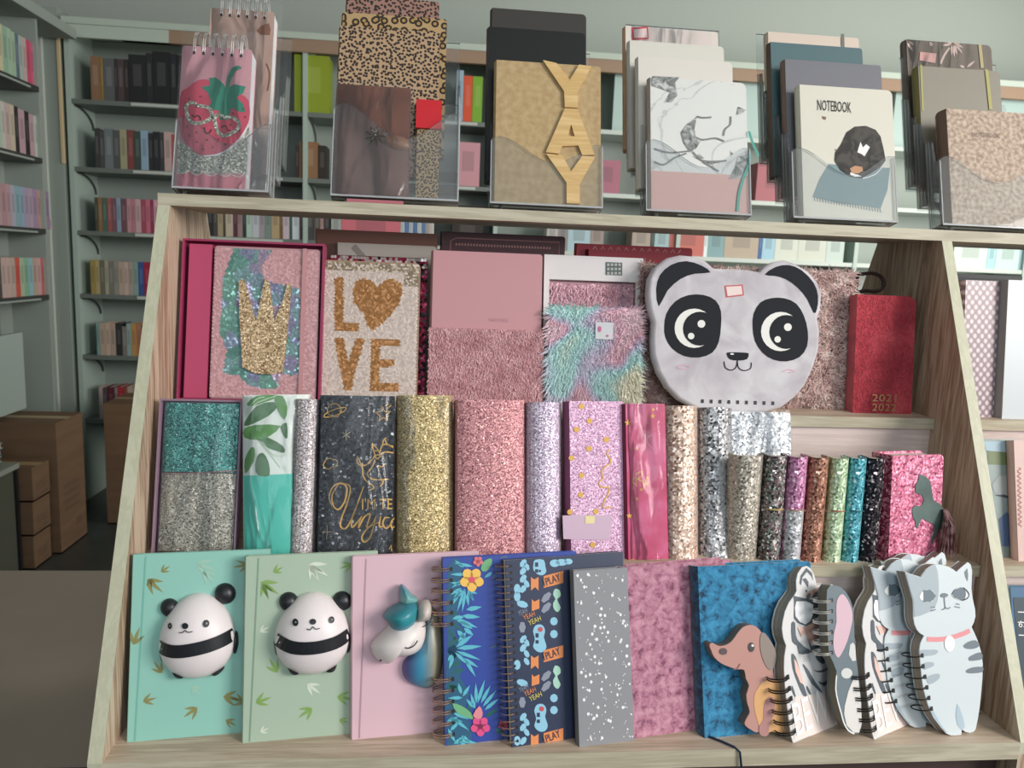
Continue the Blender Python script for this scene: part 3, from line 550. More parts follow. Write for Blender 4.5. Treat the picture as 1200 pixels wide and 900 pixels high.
poly(r,'undergrowth_print',[ZI([(110,140),(230,100),(230,300),(200,520),(240,600),(170,700),(210,900),(110,900)]),ZJ([(105,0),(230,60),(220,250),(300,400),(250,560),(330,700),(280,850),(105,850)])],mat('#245a7c',.5,n='deep teal print'),.5,2); poly(r,'dark_leaf_print',F2,mat('#1d5f62',.5,n='deep green leaf print'),1); poly(r,'turquoise_leaf_print',F1,mat('#5cb6c9',.5,n='turquoise leaf print'),2); poly(r,'grey_leaf_print',F3,mat('#4b6585',.5,n='slate leaf print'),1)
poly(r,'green_leaf_print',[ZI([(400,150),(430,90),(495,70),(490,130),(450,180),(410,180)]),ZJ([(150,480),(230,500),(310,560),(330,620),(270,600),(190,560)])],mat('#6fae7c',.5,n='green leaf print'),3,2)
def flower(u,v,s,m1,m2,m3):
    poly(r,'flower_petal',[disc(u+s*.55*math.cos(a),v+s*.55*math.sin(a),s*.48,10,s*.42,a) for a in [.3+6.2832*i/5 for i in range(5)]],m1,4); poly(r,'flower_centre',[disc(u,v,s*.28,8)],m2,5)
flower(*ZI([(320,255)])[0],14,mat('#f0bf5a',.5,n='yellow petal'),mat('#d8506a',.5,n='red centre'),0); flower(*ZJ([(395,680)])[0],11.5,mat('#dd4f86',.5,n='magenta petal'),mat('#7a1f44',.5,n='dark centre'),0)
flower(*ZI([(375,95)])[0],6,mat('#d8737c',.5,n='coral petal'),mat('#a8444f',.5,n='coral centre'),0); flower(*ZI([(600,140)])[0],5,mat('#8f4a3a',.5,n='rust petal'),mat('#5c2a24',.5,n='rust centre'),0); flower(*ZJ([(595,670)])[0],6,mat('#a33a50',.5,n='crimson petal'),mat('#5c2030',.5,n='crimson centre'),0)
poly(r,'flower_stamen',[ZJ([(330,580),(385,500),(415,560),(400,610),(360,610)])],mat('#e08a94',.5,n='stamen pink'),5,2)
zz=[loc(r,527,v)[1] for v in (667,680,692.5,706,718,731,796,809,822,834,847,861)]
hp=[(.0085,z) for z in zz]; punch(r,hp,.0016); rings(r,[(0,z+.0012) for z in zz]+[(0,z-.0012) for z in zz],.0105,.0105,.0007,WIRE,cx=-.0015,cy=.006)
# wire bound: game pads
r,h=r1('wire_bound_notebook','navy wire bound notebook printed with game pads and slanted words','notebook',600,876,602,657,.2)
NAVY=mat('#26324f',.45,n='navy cover'); wirebook(r,.138,h,.013,NAVY)
q=h
BL=mat('#8fc4dc',.5,n='light blue print'); OR=mat('#e08a50',.5,n='orange print'); MT=mat('#a8d4c0',.5,n='mint print'); GY=mat('#8a90a0',.5,n='grey print'); YE=mat('#d9c95a',.5,n='yellow print'); RD=mat('#c05050',.5,n='red print')
ZK=lambda pts:Z(590,645,7.5,pts)
def pad(du_,dv,s,m):
    o=[(20,0),(70,-10),(100,20),(105,60),(95,100),(110,150),(118,190),(95,228),(55,235),(20,215),(0,180),(15,130),(10,90),(0,50)]
    return [(du_+a*s/7.5,dv+b*s/7.5) for a,b in o]
for i,v0 in enumerate((645-3,733,826)):
    u0=(624,624.5,626)[i]
    poly(r,'game_pad_print',[pad(u0,v0,1,0)] if i else [pad(u0,v0+14,1,0)][:1],BL,1,2) if i else poly(r,'game_pad_print',[[(627,656),(637,656),(639,664),(640,670),(636,674),(630,673),(625,668),(625,661)]],BL,1,2); vv=v0 if i else 650
    poly(r,'pad_button_print',[disc(u0+8.5,vv+4.5 if i else 669,3 if i else 1.5,8)],RD if i else NAVY,2); poly(r,'pad_button_print',[[(u0+3,vv+9),(u0+6.5,vv+9),(u0+6.5,vv+14),(u0+3,vv+14)],[(u0+3,vv+17),(u0+6.5,vv+17),(u0+6.5,vv+21),(u0+3,vv+21)]],NAVY,2)
for v0 in (690,780): poly(r,'small_pad_print',[[(648+a*.55,v0+b*.85) for a,b in ((4,0),(14,2),(16,10),(9,14),(12,20),(16,26),(10,32),(2,28),(0,20),(5,14),(0,8))]],MT,1,2)
for v0 in (669,756,853): poly(r,'orange_block_print',[[(637,v0+6),(660,v0),(660,v0+14),(637,v0+20)]],OR,1); text(r,'play_lettering','1PLAY',638,v0+18,20,NAVY,3,9,.25)
for v0 in (676,768,860): poly(r,'orange_letter_print',[[(622,v0),(626,v0+3),(631,v0),(631,v0+16),(627,v0+12),(622,v0+16)]],OR,1); 
for v0 in (702,790): poly(r,'orange_letter_print',[[(623,v0),(626,v0+3),(632,v0),(632,v0+11),(623,v0+14)]],OR,1)
for v0,sh in ((722,0),(811,1)):
    text(r,'yeah_lettering','YEAH',608+sh,v0,11,GY,2,6,.3); text(r,'yeah_lettering','YEAH',614+sh,v0+5,14,OR,2,6,.3); text(r,'yeah_lettering','YEAH',620+sh,v0+11,15,YE,2,6,.3)
for v0 in (728,743,818,832): poly(r,'blue_block_print',[disc(649,v0,4.6,8,5)],BL,1)
SH=[disc(u,v,3.4,7,5.5,.6) for v in (660,669,678,690,749,759,840,852,868) for u in (613,)]+[disc(u,v,3,7,5,-.5) for v in (664,684,753,766,775,846,858) for u in (617,)]
SH+=[disc(606,v,4,8,6) for v in (690,699,779,868)]+[disc(612,v,7,8,4,.3) for v in (708,800)]; poly(r,'blue_shape_print',SH,BL,1)
poly(r,'grey_shape_print',[disc(640,v,4,6,8,.7) for v in (700,712,792,804)]+[disc(612,v,4,6,7) for v in (735,823)],GY,1)
poly(r,'cloud_print',[disc(650,660,6,10,4.5),disc(658,659,7,10,4),disc(666,658,5,10,3.5)],BL,1)
zs=[.006+i*(h-.012)/26 for i in range(27)]; punch(r,[(.0062,z) for z in zs],.0011); rings(r,[(0,z) for z in zs],.0085,.009,.0006,WIRE,cx=-.001,cy=.0065)
# grey speckled
r,h=place('notebook','slate grey notebook with white paint splashes, between game pads and pink velvet','notebook',672,669,.0095,0,LN,.16)
G_=mat('#8c8c91',.6,n='slate grey cover'); d=.0125
bookblock(r,.0625,h,d,G_,spine=mat('#6f6e72',.6,n='slate spine'))
R=random.Random(3); pl=[]
for i in range(190):
    s=R.choice([.0005,.0006,.0008,.001,.0016]); a=R.uniform(.003,.0605); b=R.uniform(.004,h-.004); pl.append([(a+s*math.cos(t)*R.uniform(.7,1.3),b+s*1.2*math.sin(t)) for t in [6.2832*k/6 for k in range(6)]])
poly(r,'paint_splash',pl,mat('#f0f0f0',.5,n='white splash'),1,raw=True)
# velvets
def velvet(a,b,c,n): return noisemat([(.36,a),(.46,b),(.62,c)],105,8,.85,.35,n=n,sheen=.4,bump=.3,nr=.66)
r,h=r1('notebook','dusty pink crushed velvet notebook right of the grey speckled one','notebook',740,866,733,665,.19)
bookblock(r,.135,h,.024,velvet('#75405a','#ac6f86','#c893a4','pink crushed velvet'),spine=velvet('#5a3040','#84506a','#a06a80','dark pink velvet'),corner=.003)
r,h=r1('notebook','petrol blue crushed velvet notebook with a brown puppy figure on its cover','notebook',826,865.5,820,664,.12)
bookblock(r,.14,h,.022,velvet('#0d3048','#226f98','#3a90ba','blue crushed velvet'),spine=velvet('#081c2c','#12405c','#1f6288','dark blue velvet'),corner=.003)
_mi=MW[r].inverted(); _x=r.location.x; G().tube([tuple(_mi@Vector(p)) for p in ((_x+.004,.022,.0015),(_x+.016,.012,.0015),(_x+.026,.002,.0014),(_x+.031,-.002,-.002),(_x+.034,-.003,-.02),(_x+.032,-.003,-.05))],.0012,6).build('ribbon_marker',mat('#14243f',.5,n='navy ribbon'),r,smooth=True)
# ---- die-cut notebooks
def shrink(q,d):
    n=len(q); out=[]
    for i in range(n):
        a,b=q[i-1],q[(i+1)%n]; dx,dz=b[0]-a[0],b[1]-a[1]; l=math.hypot(dx,dz) or 1; out.append((q[i][0]-dz/l*d,q[i][1]+dx/l*d))
    return out
def diecut(r,px,d,cov,edge=PAPER,sm=2,face=None,back=None):
    q=smooth(L(r,px),sm) if sm else L(r,px)
    a=sum(q[i][0]*q[(i+1)%len(q)][1]-q[(i+1)%len(q)][0]*q[i][1] for i in range(len(q)))
    if a<0: q=q[::-1]
    G().prism(q,0,.0012).build('front_cover',cov,r); G().prism(q,d-.0012,d).build('back_cover',back or cov,r); G().prism(shrink(q,.0008),.0012,d-.0012).build('page_block',edge,r); return q
EDB=noisemat([(.45,'#8f8478'),(.55,'#a89c90')],3,2,.8,map=(1,400,1),n='stacked page edges')
DZ=lambda pts:Z(820,725,6.425,pts)
DY=lambda x,z:-.014
dq=smooth(L(r,DZ([(74,200),(95,182),(140,205),(185,203),(240,172),(285,110),(325,65),(375,48),(425,60),(470,110),(505,175),(528,250),(528,290),(550,300),(552,400),(575,500),(600,640),(605,760),(590,830),(520,832),(480,826),(465,845),(425,857),(390,838),(355,815),(338,785),(362,735),(378,700),(360,640),(352,570),(372,505),(348,450),(335,385),(285,382),(220,362),(160,335),(110,290),(88,240)]),.014),2)
G().prism(dq,-.014,-.0125).build('puppy_face_plate',mat('#bb8a80',.5,n='puppy pink brown foam'),r,label='puppy shaped foam figure glued on the cover')
G().prism(dq,-.0125,-.0002).build('puppy_body',mat('#7b7066',.7,n='grey foam edge'),r)
poly(r,'body_patch',[DZ([(385,500),(420,455),(480,440),(560,450),(580,540),(598,700),(598,820),(480,820),(460,845),(425,850),(398,780),(370,690),(358,620),(362,550)])],mat('#d9a56e',.5,n='tan print'),1,2,DY)
poly(r,'leg_patch',[DZ([(430,640),(450,575),(490,560),(510,620),(500,700),(470,780),(465,840),(430,852),(400,835),(395,780),(425,730)])],mat('#b07f7c',.5,n='mauve leg print'),2,2,DY)
poly(r,'ear_patch',[DZ([(410,95),(440,90),(490,160),(520,230),(518,300),(495,362),(455,345),(420,270),(402,180)])],mat('#8f8178',.5,n='grey ear print'),2,2,DY)
poly(r,'eye',[disc(*DZ([(338,193)])[0],3.7,12,5.6)],mat('#4e4a4a',.3,n='dark eye'),2,0,DY); poly(r,'eye_glint',[disc(*DZ([(346,180)])[0],1.6,8)],WHT,3,0,DY)
poly(r,'nose',[disc(*DZ([(130,224)])[0],4.6,12,4)],mat('#5a4a4c',.4,n='nose print'),2,0,DY); strip(r,'smile',[DZ([(205,358),(235,350),(255,315)])],.001,mat('#8a5a56',.5,n='smile print'),2,3,DY)
CZ=lambda pts:Z(900,650,7.5,pts)
TG=mat('#5c646c',.5,n='tiger grey ink'); PKL=mat('#e8c0b4',.5,n='pale pink ink')
r,h=r1('tiger_notebook','die-cut white tiger in sunglasses notebook with a wire spine, right of the puppy','notebook',929,871,925,665,.45)
tout=CZ([(340,98),(375,122),(405,175),(428,262),(480,262),(560,262),(640,300),(700,380),(740,500),(745,700),(720,900),(705,1100),(700,1300),(700,1535),(450,1590),(222,1655),(205,1600),(190,1500),(165,1300),(150,1150),(142,1000),(145,900),(160,800),(135,730),(124,650),(130,590),(150,500),(185,420),(235,352),(252,320),(248,230),(262,165),(298,112)])
diecut(r,tout,.015,mat('#d8d6d6',.45,n='tiger white cover'),EDB,1)
poly(r,'ear_print',[CZ([(275,250),(285,185),(335,115),(385,160),(395,230),(380,190),(340,150),(300,200),(290,270)]),CZ([(300,215),(330,205),(355,240),(350,290),(330,260)]),CZ([(325,310),(345,310),(340,330),(330,328)])],TG,1)
poly(r,'sunglasses_frame',[CZ([(220,360),(330,385),(400,400),(470,420),(470,545),(440,540),(390,600),(330,628),(260,600),(225,560),(228,420)])],TG,1)
poly(r,'sunglasses_lens',[CZ([(245,410),(330,408),(395,440),(392,520),(370,580),(325,612),(275,590),(238,540),(232,460)])],mat('#f5f5f6',.2,n='white lens'),2,1)
poly(r,'face_print',[CZ([(305,640),(380,600),(470,560),(475,760),(370,790),(345,740),(330,690)]),CZ([(340,330),(430,290),(478,280),(478,360),(400,380),(330,370)])],mat('#cba295',.5,n='tan face print'),1)
st=[[(205,600),(235,600),(240,700),(265,760),(320,810),(375,850),(340,870),(270,870),(255,800),(210,760)],[(345,730),(380,800),(470,780),(475,800),(400,830),(380,860)],[(430,310),(470,300),(478,420),(440,460)],[(330,390),(350,340),(375,345),(350,400)],[(385,370),(410,330),(430,335),(400,410)],[(400,440),(420,380),(440,380),(425,450)],
 [(205,870),(240,900),(270,1000),(300,1120),(340,1230),(310,1240),(260,1130),(215,1000)],[(300,955),(350,1010),(400,1100),(470,1200),(455,1205),(380,1130),(330,1030)],[(340,1150),(375,1220),(362,1225),(338,1180)],[(395,1010),(430,1020),(500,1005),(530,980),(510,1020),(440,1035)],[(440,1110),(480,1125),(530,1090),(535,1120),(500,1150),(460,1140)],[(440,870),(500,930),(480,960),(430,930),(415,880)],[(210,1150),(240,1240),(228,1242),(205,1180)]]
poly(r,'stripe_print',[CZ(p) for p in st],TG,2,2); poly(r,'pink_stripe_print',[CZ([(222,910),(245,940),(280,1040),(305,1140),(275,1120),(235,1020)]),CZ([(255,640),(300,640),(320,700),(290,720)])],PKL,3)
poly(r,'whisker_dots',[disc(*CZ([(310+22*i+(j%2)*10,895+18*j)])[0],.5,5) for i in range(3) for j in range(3)],TG,3)
poly(r,'lower_panel_print',[CZ([(235,1250),(540,1210),(700,1250),(695,1520),(460,1570),(235,1625),(215,1500)])],mat('#ecdcd6',.5,n='blush panel print'),1)
text(r,'bew_lettering','BEW',*CZ([(250,1598)])[0],42,mat('#fbf8f5',.4,n='white letters'),3,41,.08)
hz=[loc(r,924,v)[1] for v in (793,807,819.5,833,846,859)]; hx=[loc(r,u,v)[0] for u,v in ((923,793),(925,807),(927,819.5),(929,833),(931,846),(932.5,859))]
punch(r,list(zip(hx,hz)),.002); rings(r,[(x-.0095,z+.0012) for x,z in zip(hx,hz)]+[(x-.0095,z-.0012) for x,z in zip(hx,hz)],.0105,.0105,.0008,WIREB,cy=.0065)
t1=r
def newcopy(src,dx,dy,lab):
    c=copy_tree(src); c.location=src.location+Vector((dx,dy,0)); c['label']=lab; return c
newcopy(t1,.0945,.003,'second white tiger notebook half hidden between the grey rabbit and the cats')
# rabbit
r,h=place('rabbit_notebook','die-cut slate grey notebook with a long pink ear, overlapping the tiger','notebook',969,686,.004,0,LN,.22)
GB=mat('#66747c',.5,n='slate blue grey cover')
diecut(r,CZ([(545,272),(600,270),(645,290),(690,335),(725,400),(750,480),(757,600),(762,760),(775,900),(800,1100),(820,1300),(825,1500),(800,1572),(755,1572),(705,1545),(665,1480),(640,1390),(612,1290),(592,1200),(600,1095),(602,1020),(570,940),(540,880),(530,800),(522,600),(515,400),(520,310)]),.014,GB,mat('#77705f',.7,n='olive page edges'),1)
poly(r,'pink_ear_print',[CZ([(645,345),(680,370),(715,430),(738,500),(740,570),(725,650),(695,760),(650,860),(615,905),(585,860),(572,780),(580,680),(600,590),(598,500),(605,400)])],mat('#d5b3c0',.6,n='pink ear felt print'),1,2)
poly(r,'white_spot',[disc(*CZ([(690,1042)])[0],6.6,14,6.2),CZ([(720,790),(745,770),(765,800),(772,930),(740,935),(708,880)])],mat('#cfd0cc',.5,n='off white spot'),1)
poly(r,'belly_print',[CZ([(790,1085),(745,1100),(705,1200),(672,1330),(668,1400),(690,1500),(750,1562),(800,1562),(822,1480),(815,1280)])],mat('#dcd8d4',.5,n='off white belly'),1,1)
strip(r,'white_outline',[CZ([(600,1060),(592,1180),(612,1290),(640,1390),(665,1480),(705,1545),(755,1572)])],.0015,WHT,2,2)
punch(r,[loc(r,*CZ([(558,v)])[0]) for v in (400,495,585,680,770,860)],.0016); rings(r,[(x-.008,z) for x,z in [loc(r,*CZ([(558,v)])[0]) for v in (395,410,490,505,580,595,675,690,765,780,855,870)]],.009,.010,.0007,mat('#d8d6d2',.35,.8,n='silver wire'),cy=.006)
# cats
AZ=lambda pts:Z(1000,650,7.5,pts)
r,h=place('cat_notebook','die-cut grey and white cat notebook with a pink collar, rightmost and frontmost','notebook',1063,672,.006,0,LN,.2)
cout=[(455,152),(475,160),(535,178),(590,196),(612,165),(640,128),(680,98),(720,85),(780,88),(840,108),(880,130),(905,152),(950,110),(1005,66),(1030,85),(1044,140),(1042,200),(1038,300),(1050,390),(1070,480),(1074,540),(1060,595),(1040,635),(1065,690),(1095,760),(1125,860),(1138,960),(1135,1080),(1125,1200),(1112,1330),(1095,1440),(1075,1535),(1055,1558),(1020,1566),(985,1558),(962,1540),(952,1545),(948,1582),(900,1588),(855,1588),(815,1570),(765,1510),(715,1440),(672,1350),(642,1270),(615,1170),(600,1060),(590,950),(580,850),(590,780),(605,745),(622,712),(585,690),(560,660),(540,615),(530,560),(528,480),(524,400),(500,320),(478,240)]
diecut(r,AZ(cout),.014,mat('#cdd5d9',.4,n='cat white cover'),EDB,0)
CG=mat('#a3afb7',.45,n='cat grey print'); CD=mat('#6f7a82',.45,n='cat dark print')
poly(r,'grey_face_print',[AZ([(462,160),(535,182),(590,200),(640,135),(680,102),(720,90),(740,150),(748,230),(750,310),(740,400),(715,465),(650,510),(590,535),(535,548),(532,480),(528,400),(500,310),(480,240)])],CG,1)
poly(r,'ear_print',[AZ([(975,155),(1000,120),(1008,180),(1003,235),(985,200)])],CD,1)
def eyep(cx,cy,rx,ry,flip):
    k=-1 if flip else 1
    poly(r,'eye',[AZ([(cx-rx,cy+5),(cx-rx*.5,cy-ry*.8),(cx,cy-ry),(cx+rx*.6,cy-ry*.8),(cx+rx,cy),(cx+rx*.6,cy+ry*.8),(cx,cy+ry),(cx-rx*.6,cy+ry*.75)])],mat('#f2f2ee',.4,n='eye white'),2,2)
    poly(r,'iris',[AZ([(cx-k*8-28,cy-ry*.9),(cx+k*20,cy-ry),(cx+k*rx*.7,cy-ry*.6),(cx+k*rx,cy),(cx+k*rx*.7,cy+ry*.6),(cx+k*20,cy+ry*.95),(cx-k*8-28,cy+ry*.9)] if k>0 else [(cx+35,cy-ry*.85),(cx,cy-ry),(cx-rx*.7,cy-ry*.6),(cx-rx,cy),(cx-rx*.7,cy+ry*.6),(cx,cy+ry),(cx+38,cy+ry*.85),(cx+48,cy)])],mat('#65737d',.4,n='iris grey'),3,1)
eyep(648,362,72,56,False); eyep(937,342,74,57,True)
strip(r,'eye_outline',[AZ([(955,288),(985,310),(1010,350),(990,385),(950,400)])],.0012,BLK,4,2)
poly(r,'nose',[AZ([(765,350),(795,336),(828,348),(825,365),(797,377),(768,370)])],CD,2,2); strip(r,'mouth',[AZ([(797,377),(800,430),(805,460)]),AZ([(805,460),(795,478),(775,482)]),AZ([(805,460),(825,475),(850,462)])],.0011,CD,2,2)
strip(r,'whiskers',[AZ([(675,462),(715,460)]),AZ([(680,495),(720,480)]),AZ([(900,430),(930,438)]),AZ([(888,455),(935,465)])],.0011,CD,2)
strip(r,'collar',[AZ([(645,742),(720,745),(800,740),(870,725),(950,700),(1022,668)])],.0052,mat('#df8f94',.45,n='pink collar print'),1,2)
poly(r,'collar_tag',[disc(*AZ([(842,780)])[0],6,14,9.5)],mat('#fbfbfb',.15,n='white collar tag'),2)
poly(r,'stripe_print',[AZ(smooth(p,2)) for p in ([(585,840),(660,835),(740,838),(725,875),(660,888),(590,890)],[(605,960),(660,942),(705,950),(700,980),(650,1000),(620,1010)],[(640,1085),(690,1055),(745,1045),(760,1070),(735,1105),(665,1140)])],CG,1)
poly(r,'dark_stripe_print',[AZ(smooth(p,2)) for p in ([(965,800),(1010,765),(1075,752),(1110,800),(1050,828),(990,825)],[(1012,905),(1060,875),(1122,858),(1133,915),(1070,930),(1020,932)],[(990,1018),(1040,992),(1136,985),(1132,1030),(1060,1042),(1000,1040)])],CD,1)
poly(r,'leg_shadow_print',[AZ([(910,1310),(930,1340),(965,1440),(978,1510),(958,1545),(915,1500),(898,1420)]),AZ([(640,1290),(700,1370),(760,1480),(830,1575),(770,1520),(700,1430)])],mat('#a9bdca',.45,n='blue grey leg print'),1,1)
hp=[loc(r,*AZ([p])[0]) for p in ((603,885),(612,980),(628,1072),(645,1165),(662,1258),(684,1352))]
punch(r,hp,.0018); rings(r,[(x-.0085,z) for x,z in hp],.0095,.010,.0008,WIREB,cy=.0065)
c=r; newcopy(c,-.032,.016,'second grey and white cat notebook just behind the frontmost cat'); newcopy(c,-.010,.032,'rearmost cat notebook with only ear tips and head top showing'); newcopy(c,.003,.0535,'hindmost pale cat notebook showing just ear tips above the others') if 0 else None
# ================================================================ middle shelf
G2=glitter
def r2(name,label,u,v,y0,yaw=0,z0=H2,lean=.24,group=None,cat='notebook'): return place(name,label,cat,u,v,y0,z0,lean,yaw,group)
def wpx(r,u0,u1,v): return loc(r,u1,v)[0]-loc(r,u0,v)[0]
# 1 tray with glitter
r,h=r2('boxed_notebook','glitter notebook in a mauve tray, teal above and silver below, leftmost on middle shelf',187,467,.124)
w=wpx(r,187,284,467); MV=mat('#8f7486',.5,n='mauve tray'); t=.0022
g=G().box(0,w,.012,.0145,0,h).box(0,t,0,.012,0,h).box(w-t,w,0,.012,0,h).box(t,w-t,0,.012,h-t,h).box(t,w-t,0,.012,0,t); g.build('tray',MV,r)
zm=loc(r,230,554)[1]; TEA=G2([(0,'#16464c'),(.5,'#2f7a7a'),(.85,'#5fb0a4'),(1,'#c9efe6')]); SIL2=G2([(0,'#5b5a52'),(.5,'#8f8d84'),(.85,'#bfb9a8'),(1,'#f4efe2')])
G().box(.006,w-.004,.004,.0118,zm+.0006,h-.004).build('teal_cover',TEA,r,label='teal glitter upper half'); G().box(.006,w-.004,.004,.0118,.004,zm-.0006).build('silver_cover',SIL2,r,label='silver glitter lower half'); strip(r,'elastic_band',[[(190,556),(235,554),(281,551)]],.0013,mat('#a87f7c',.4,n='pink elastic'),2,0,lambda x,z:.0035)
film(r,.004,w-.003,.003,h-.003,0,.001,seed=4)
# 2 leaf
r,h=r2('notebook','white notebook with green jungle leaves over a turquoise band',284,463,.112,.22)
w=.075; d=.022; LEAFW=mat('#d5ddd6',.4,n='white cover'); tubebook(r,w,h,d,LEAFW,.10); yf=lambda x,z:w*.10*(1-math.sqrt(max(0,1-((x-w/2)/(w/2))**2)))-.0001
TQ=mat('#3fb8a6',.45,n='turquoise band'); LG=mat('#4f8a3f',.45,n='leaf green print'); LD=mat('#3a6b3a',.45,n='dark leaf print')
zb=loc(r,300,557)[1]; g=G(); 
def band(r,name,w,z0,z1,yf,m,off=.0006,n=12,x0=0.,x1=None):
    x1=x1 or w; g=G(); vs=[]
    for i in range(n+1):
        x=x0+(x1-x0)*i/n; vs+=[(x,yf(x,0)-off,z0),(x,yf(x,0)-off,z1)]
    return g.add(vs,[(2*i,2*i+2,2*i+3,2*i+1) for i in range(n)]).build(name,m,r,smooth=True)
band(r,'turquoise_band',w,.0,zb,yf,TQ,x0=.0005,x1=w-.001)
LZf=lambda pts:Z(170,450,4.2857,pts)
LV=[[(510,100),(560,60),(640,55),(670,62),(620,85),(540,110)],[(500,190),(560,110),(640,90),(668,110),(620,160),(540,200),(505,210)],[(498,225),(560,205),(680,210),(620,265),(560,280),(500,270)],[(560,265),(620,270),(690,310),(700,345),(640,330),(590,305)],[(500,380),(530,320),(550,325),(545,390),(510,445),(500,440)],[(555,440),(560,370),(590,345),(620,390),(625,460),(580,462)],[(650,70),(690,60),(715,120),(700,180),(665,130)],[(680,215),(712,195),(715,270),(700,265)]]
poly(r,'leaf_print',[LZf(p) for p in LV[:7:2]],LG,2,2,yf); poly(r,'dark_leaf_print',[LZf(p) for p in LV[1::2]],LD,2,2,yf)
strip(r,'leaf_vein_print',[LZf([(575,285),(620,340),(680,420)]),LZf([(590,290),(650,360),(715,355)]),LZf([(510,130),(560,75),(600,65)]),LZf([(505,150),(560,95),(660,60)])],.0009,mat('#b9d4b9',.5,n='vein print'),3,2,yf)
film(r,-.001,w-.012,.001,h-.001,0,.0015,seed=8,nx=8)
def glitbook(u0,u1,v,y0,m,label,yaw=0,bul=.3,d=.03,vb=None,band=None,group=None,wrap=0,dark=None,nm='glitter_notebook',lean=.24,z0=H2,w=None):
    r,h=r2(nm,label,u0,v,y0,yaw,z0,lean,group); w=w or wpx(r,u0,u1,v); yf=tubebook(r,w,h,d,m,bul)
    if wrap: film(r,.0,w,.001,h-.001,w*bul*.35,.0015,seed=wrap)
    return r,h,w,yf
ROS=G2([(0,'#7f4552'),(.4,'#b07078'),(.8,'#c98f92'),(1,'#f4d4cc')],metal=.35,rough=.45)
glitbook(343,374,467,.118,G2([(0,'#6f6764'),(.4,'#a08f88'),(.8,'#c7bfc4'),(1,'#f5eee6')]),'slim silvery pink glitter notebook between leaf print and black unicorn',bul=.45,wrap=3)
# 4 black unicorn
r,h=r2('notebook','black starry notebook with gold unicorn and lettering in clear wrap',377,463,.118,.05); w=wpx(r,377,463,463)
NB=G2([(0,'#16181f'),(.93,'#262b33'),(.96,'#5b5f66'),(1,'#c8ccd0')],420,.4,.1,.25); bookblock(r,w,h,.02,NB,spine=BLK)
ZL=lambda pts:Z(370,460,4.7368,pts)
def ell(cx,cy,rx,ry,rot=0,n=18,a0=0,a1=6.2832): return [(cx+rx*math.cos(t)*math.cos(rot)-ry*math.sin(t)*math.sin(rot),cy+rx*math.cos(t)*math.sin(rot)+ry*math.sin(t)*math.cos(rot)) for t in [a0+(a1-a0)*i/n for i in range(n+1)]]
lines=[ell(103,100,38,38,0,16,2.4,6.6),ell(108,110,66,16,-.35),[(70,120),(100,135),(125,130),(138,105)],
 [(372,78),(383,105),(415,105),(392,125),(400,155),(375,138),(350,160),(358,130),(332,110),(362,105),(372,78)],[(385,75),(405,62)],[(395,90),(418,70)],
 [(60,370),(80,365),(95,372),(115,375),(122,390),(112,408),(90,412),(75,425),(55,420),(42,405),(48,388),(60,370)]]
strip(r,'gold_motif_print',[ZL(p) for p in lines],.0009,GOLD,1,2)
st=[(60,740),(66,775),(60,800)]; strip(r,'star_print',[ZL([(62,735),(64,775),(60,815)]),ZL([(38,775),(88,772)]),ZL([(168,205),(170,265)]),ZL([(148,222),(190,250)]),ZL([(190,220),(150,250)])],.0007,mat('#d8c4a0',.4,n='pale star print'),1)
un=[[(312,283),(322,325),(337,366),(350,362),(357,345),(342,312),(312,283)],[(322,325),(345,322)],[(330,348),(356,345)],[(330,375),(312,415),(290,440),(288,460),(308,478),(340,484),(405,481)],[(375,485),(373,505),(356,520)],[(233,352),(230,385),(250,405),(282,400),(310,375),(328,350)],[(238,365),(248,392),(262,430),(262,460),(285,495),(315,515),(322,532),(300,540)],[(357,345),(385,330),(432,335)],[(357,330),(368,295),(395,288),(430,305)],[(372,290),(376,265),(392,252)],[(385,262),(398,288),(430,298)],[(350,405),(368,412),(382,395)]]
strip(r,'gold_unicorn_print',[ZL(p) for p in un],.0014,GOLD,1,3)
def ZM(pts): return Z(360,450,4.0816,pts)
ul=[[(118,580),(105,540),(125,490),(165,475),(190,500),(180,560),(150,600),(125,580),(120,530),(150,480)],[(165,475),(205,490),(195,560),(165,640),(160,680),(185,690),(215,640),(245,560),(270,490)],[(245,560),(215,640),(215,685),(240,660),(262,630)],[(262,630),(250,660),(245,690),(270,640),(300,620),(295,650),(285,685),(310,670),(330,630)],[(330,630),(318,680),(300,735),(272,755),(262,730),(290,690),(345,660)],[(352,630),(345,680),(365,680)],[(395,640),(372,640),(362,670),(380,690),(408,660)],[(418,640),(402,660),(405,688),(418,680)]]
strip(r,'script_lettering',[ZM(p) for p in ul],.0019,GOLD,2,4,taper=True)
text(r,'gold_lettering',"I'M TE",*ZM([(262,600)])[0],35.5,GOLD,2,13); strip(r,'gold_motif_print',[ZM([(393,790),(400,770),(405,800)])],.001,GOLD,1)
film(r,-.001,w+.001,0,h,0,.002,seed=6)
glitbook(466,532,463,.114,G2([(0,'#665636'),(.4,'#9a8558'),(.8,'#bfaa7c'),(1,'#fff0c8')],metal=.45,rough=.4),'wide gold glitter notebook right of the black unicorn one',.12,bul=.16,wrap=2)
glitbook(535,617,468,.112,ROS,'widest rose pink glitter notebook in the middle of the shelf',.08,bul=.10)
glitbook(619,660,471,.112,G2([(0,'#7d6a80'),(.4,'#b8a0b8'),(.8,'#d3c3d6'),(1,'#fff')] if 0 else [(0,'#7d6a80'),(.4,'#b8a0b8'),(.8,'#d3c3d6'),(1,'#ffffff')],metal=.35,rough=.4),'narrow pale lilac glitter notebook',.05,bul=.3)
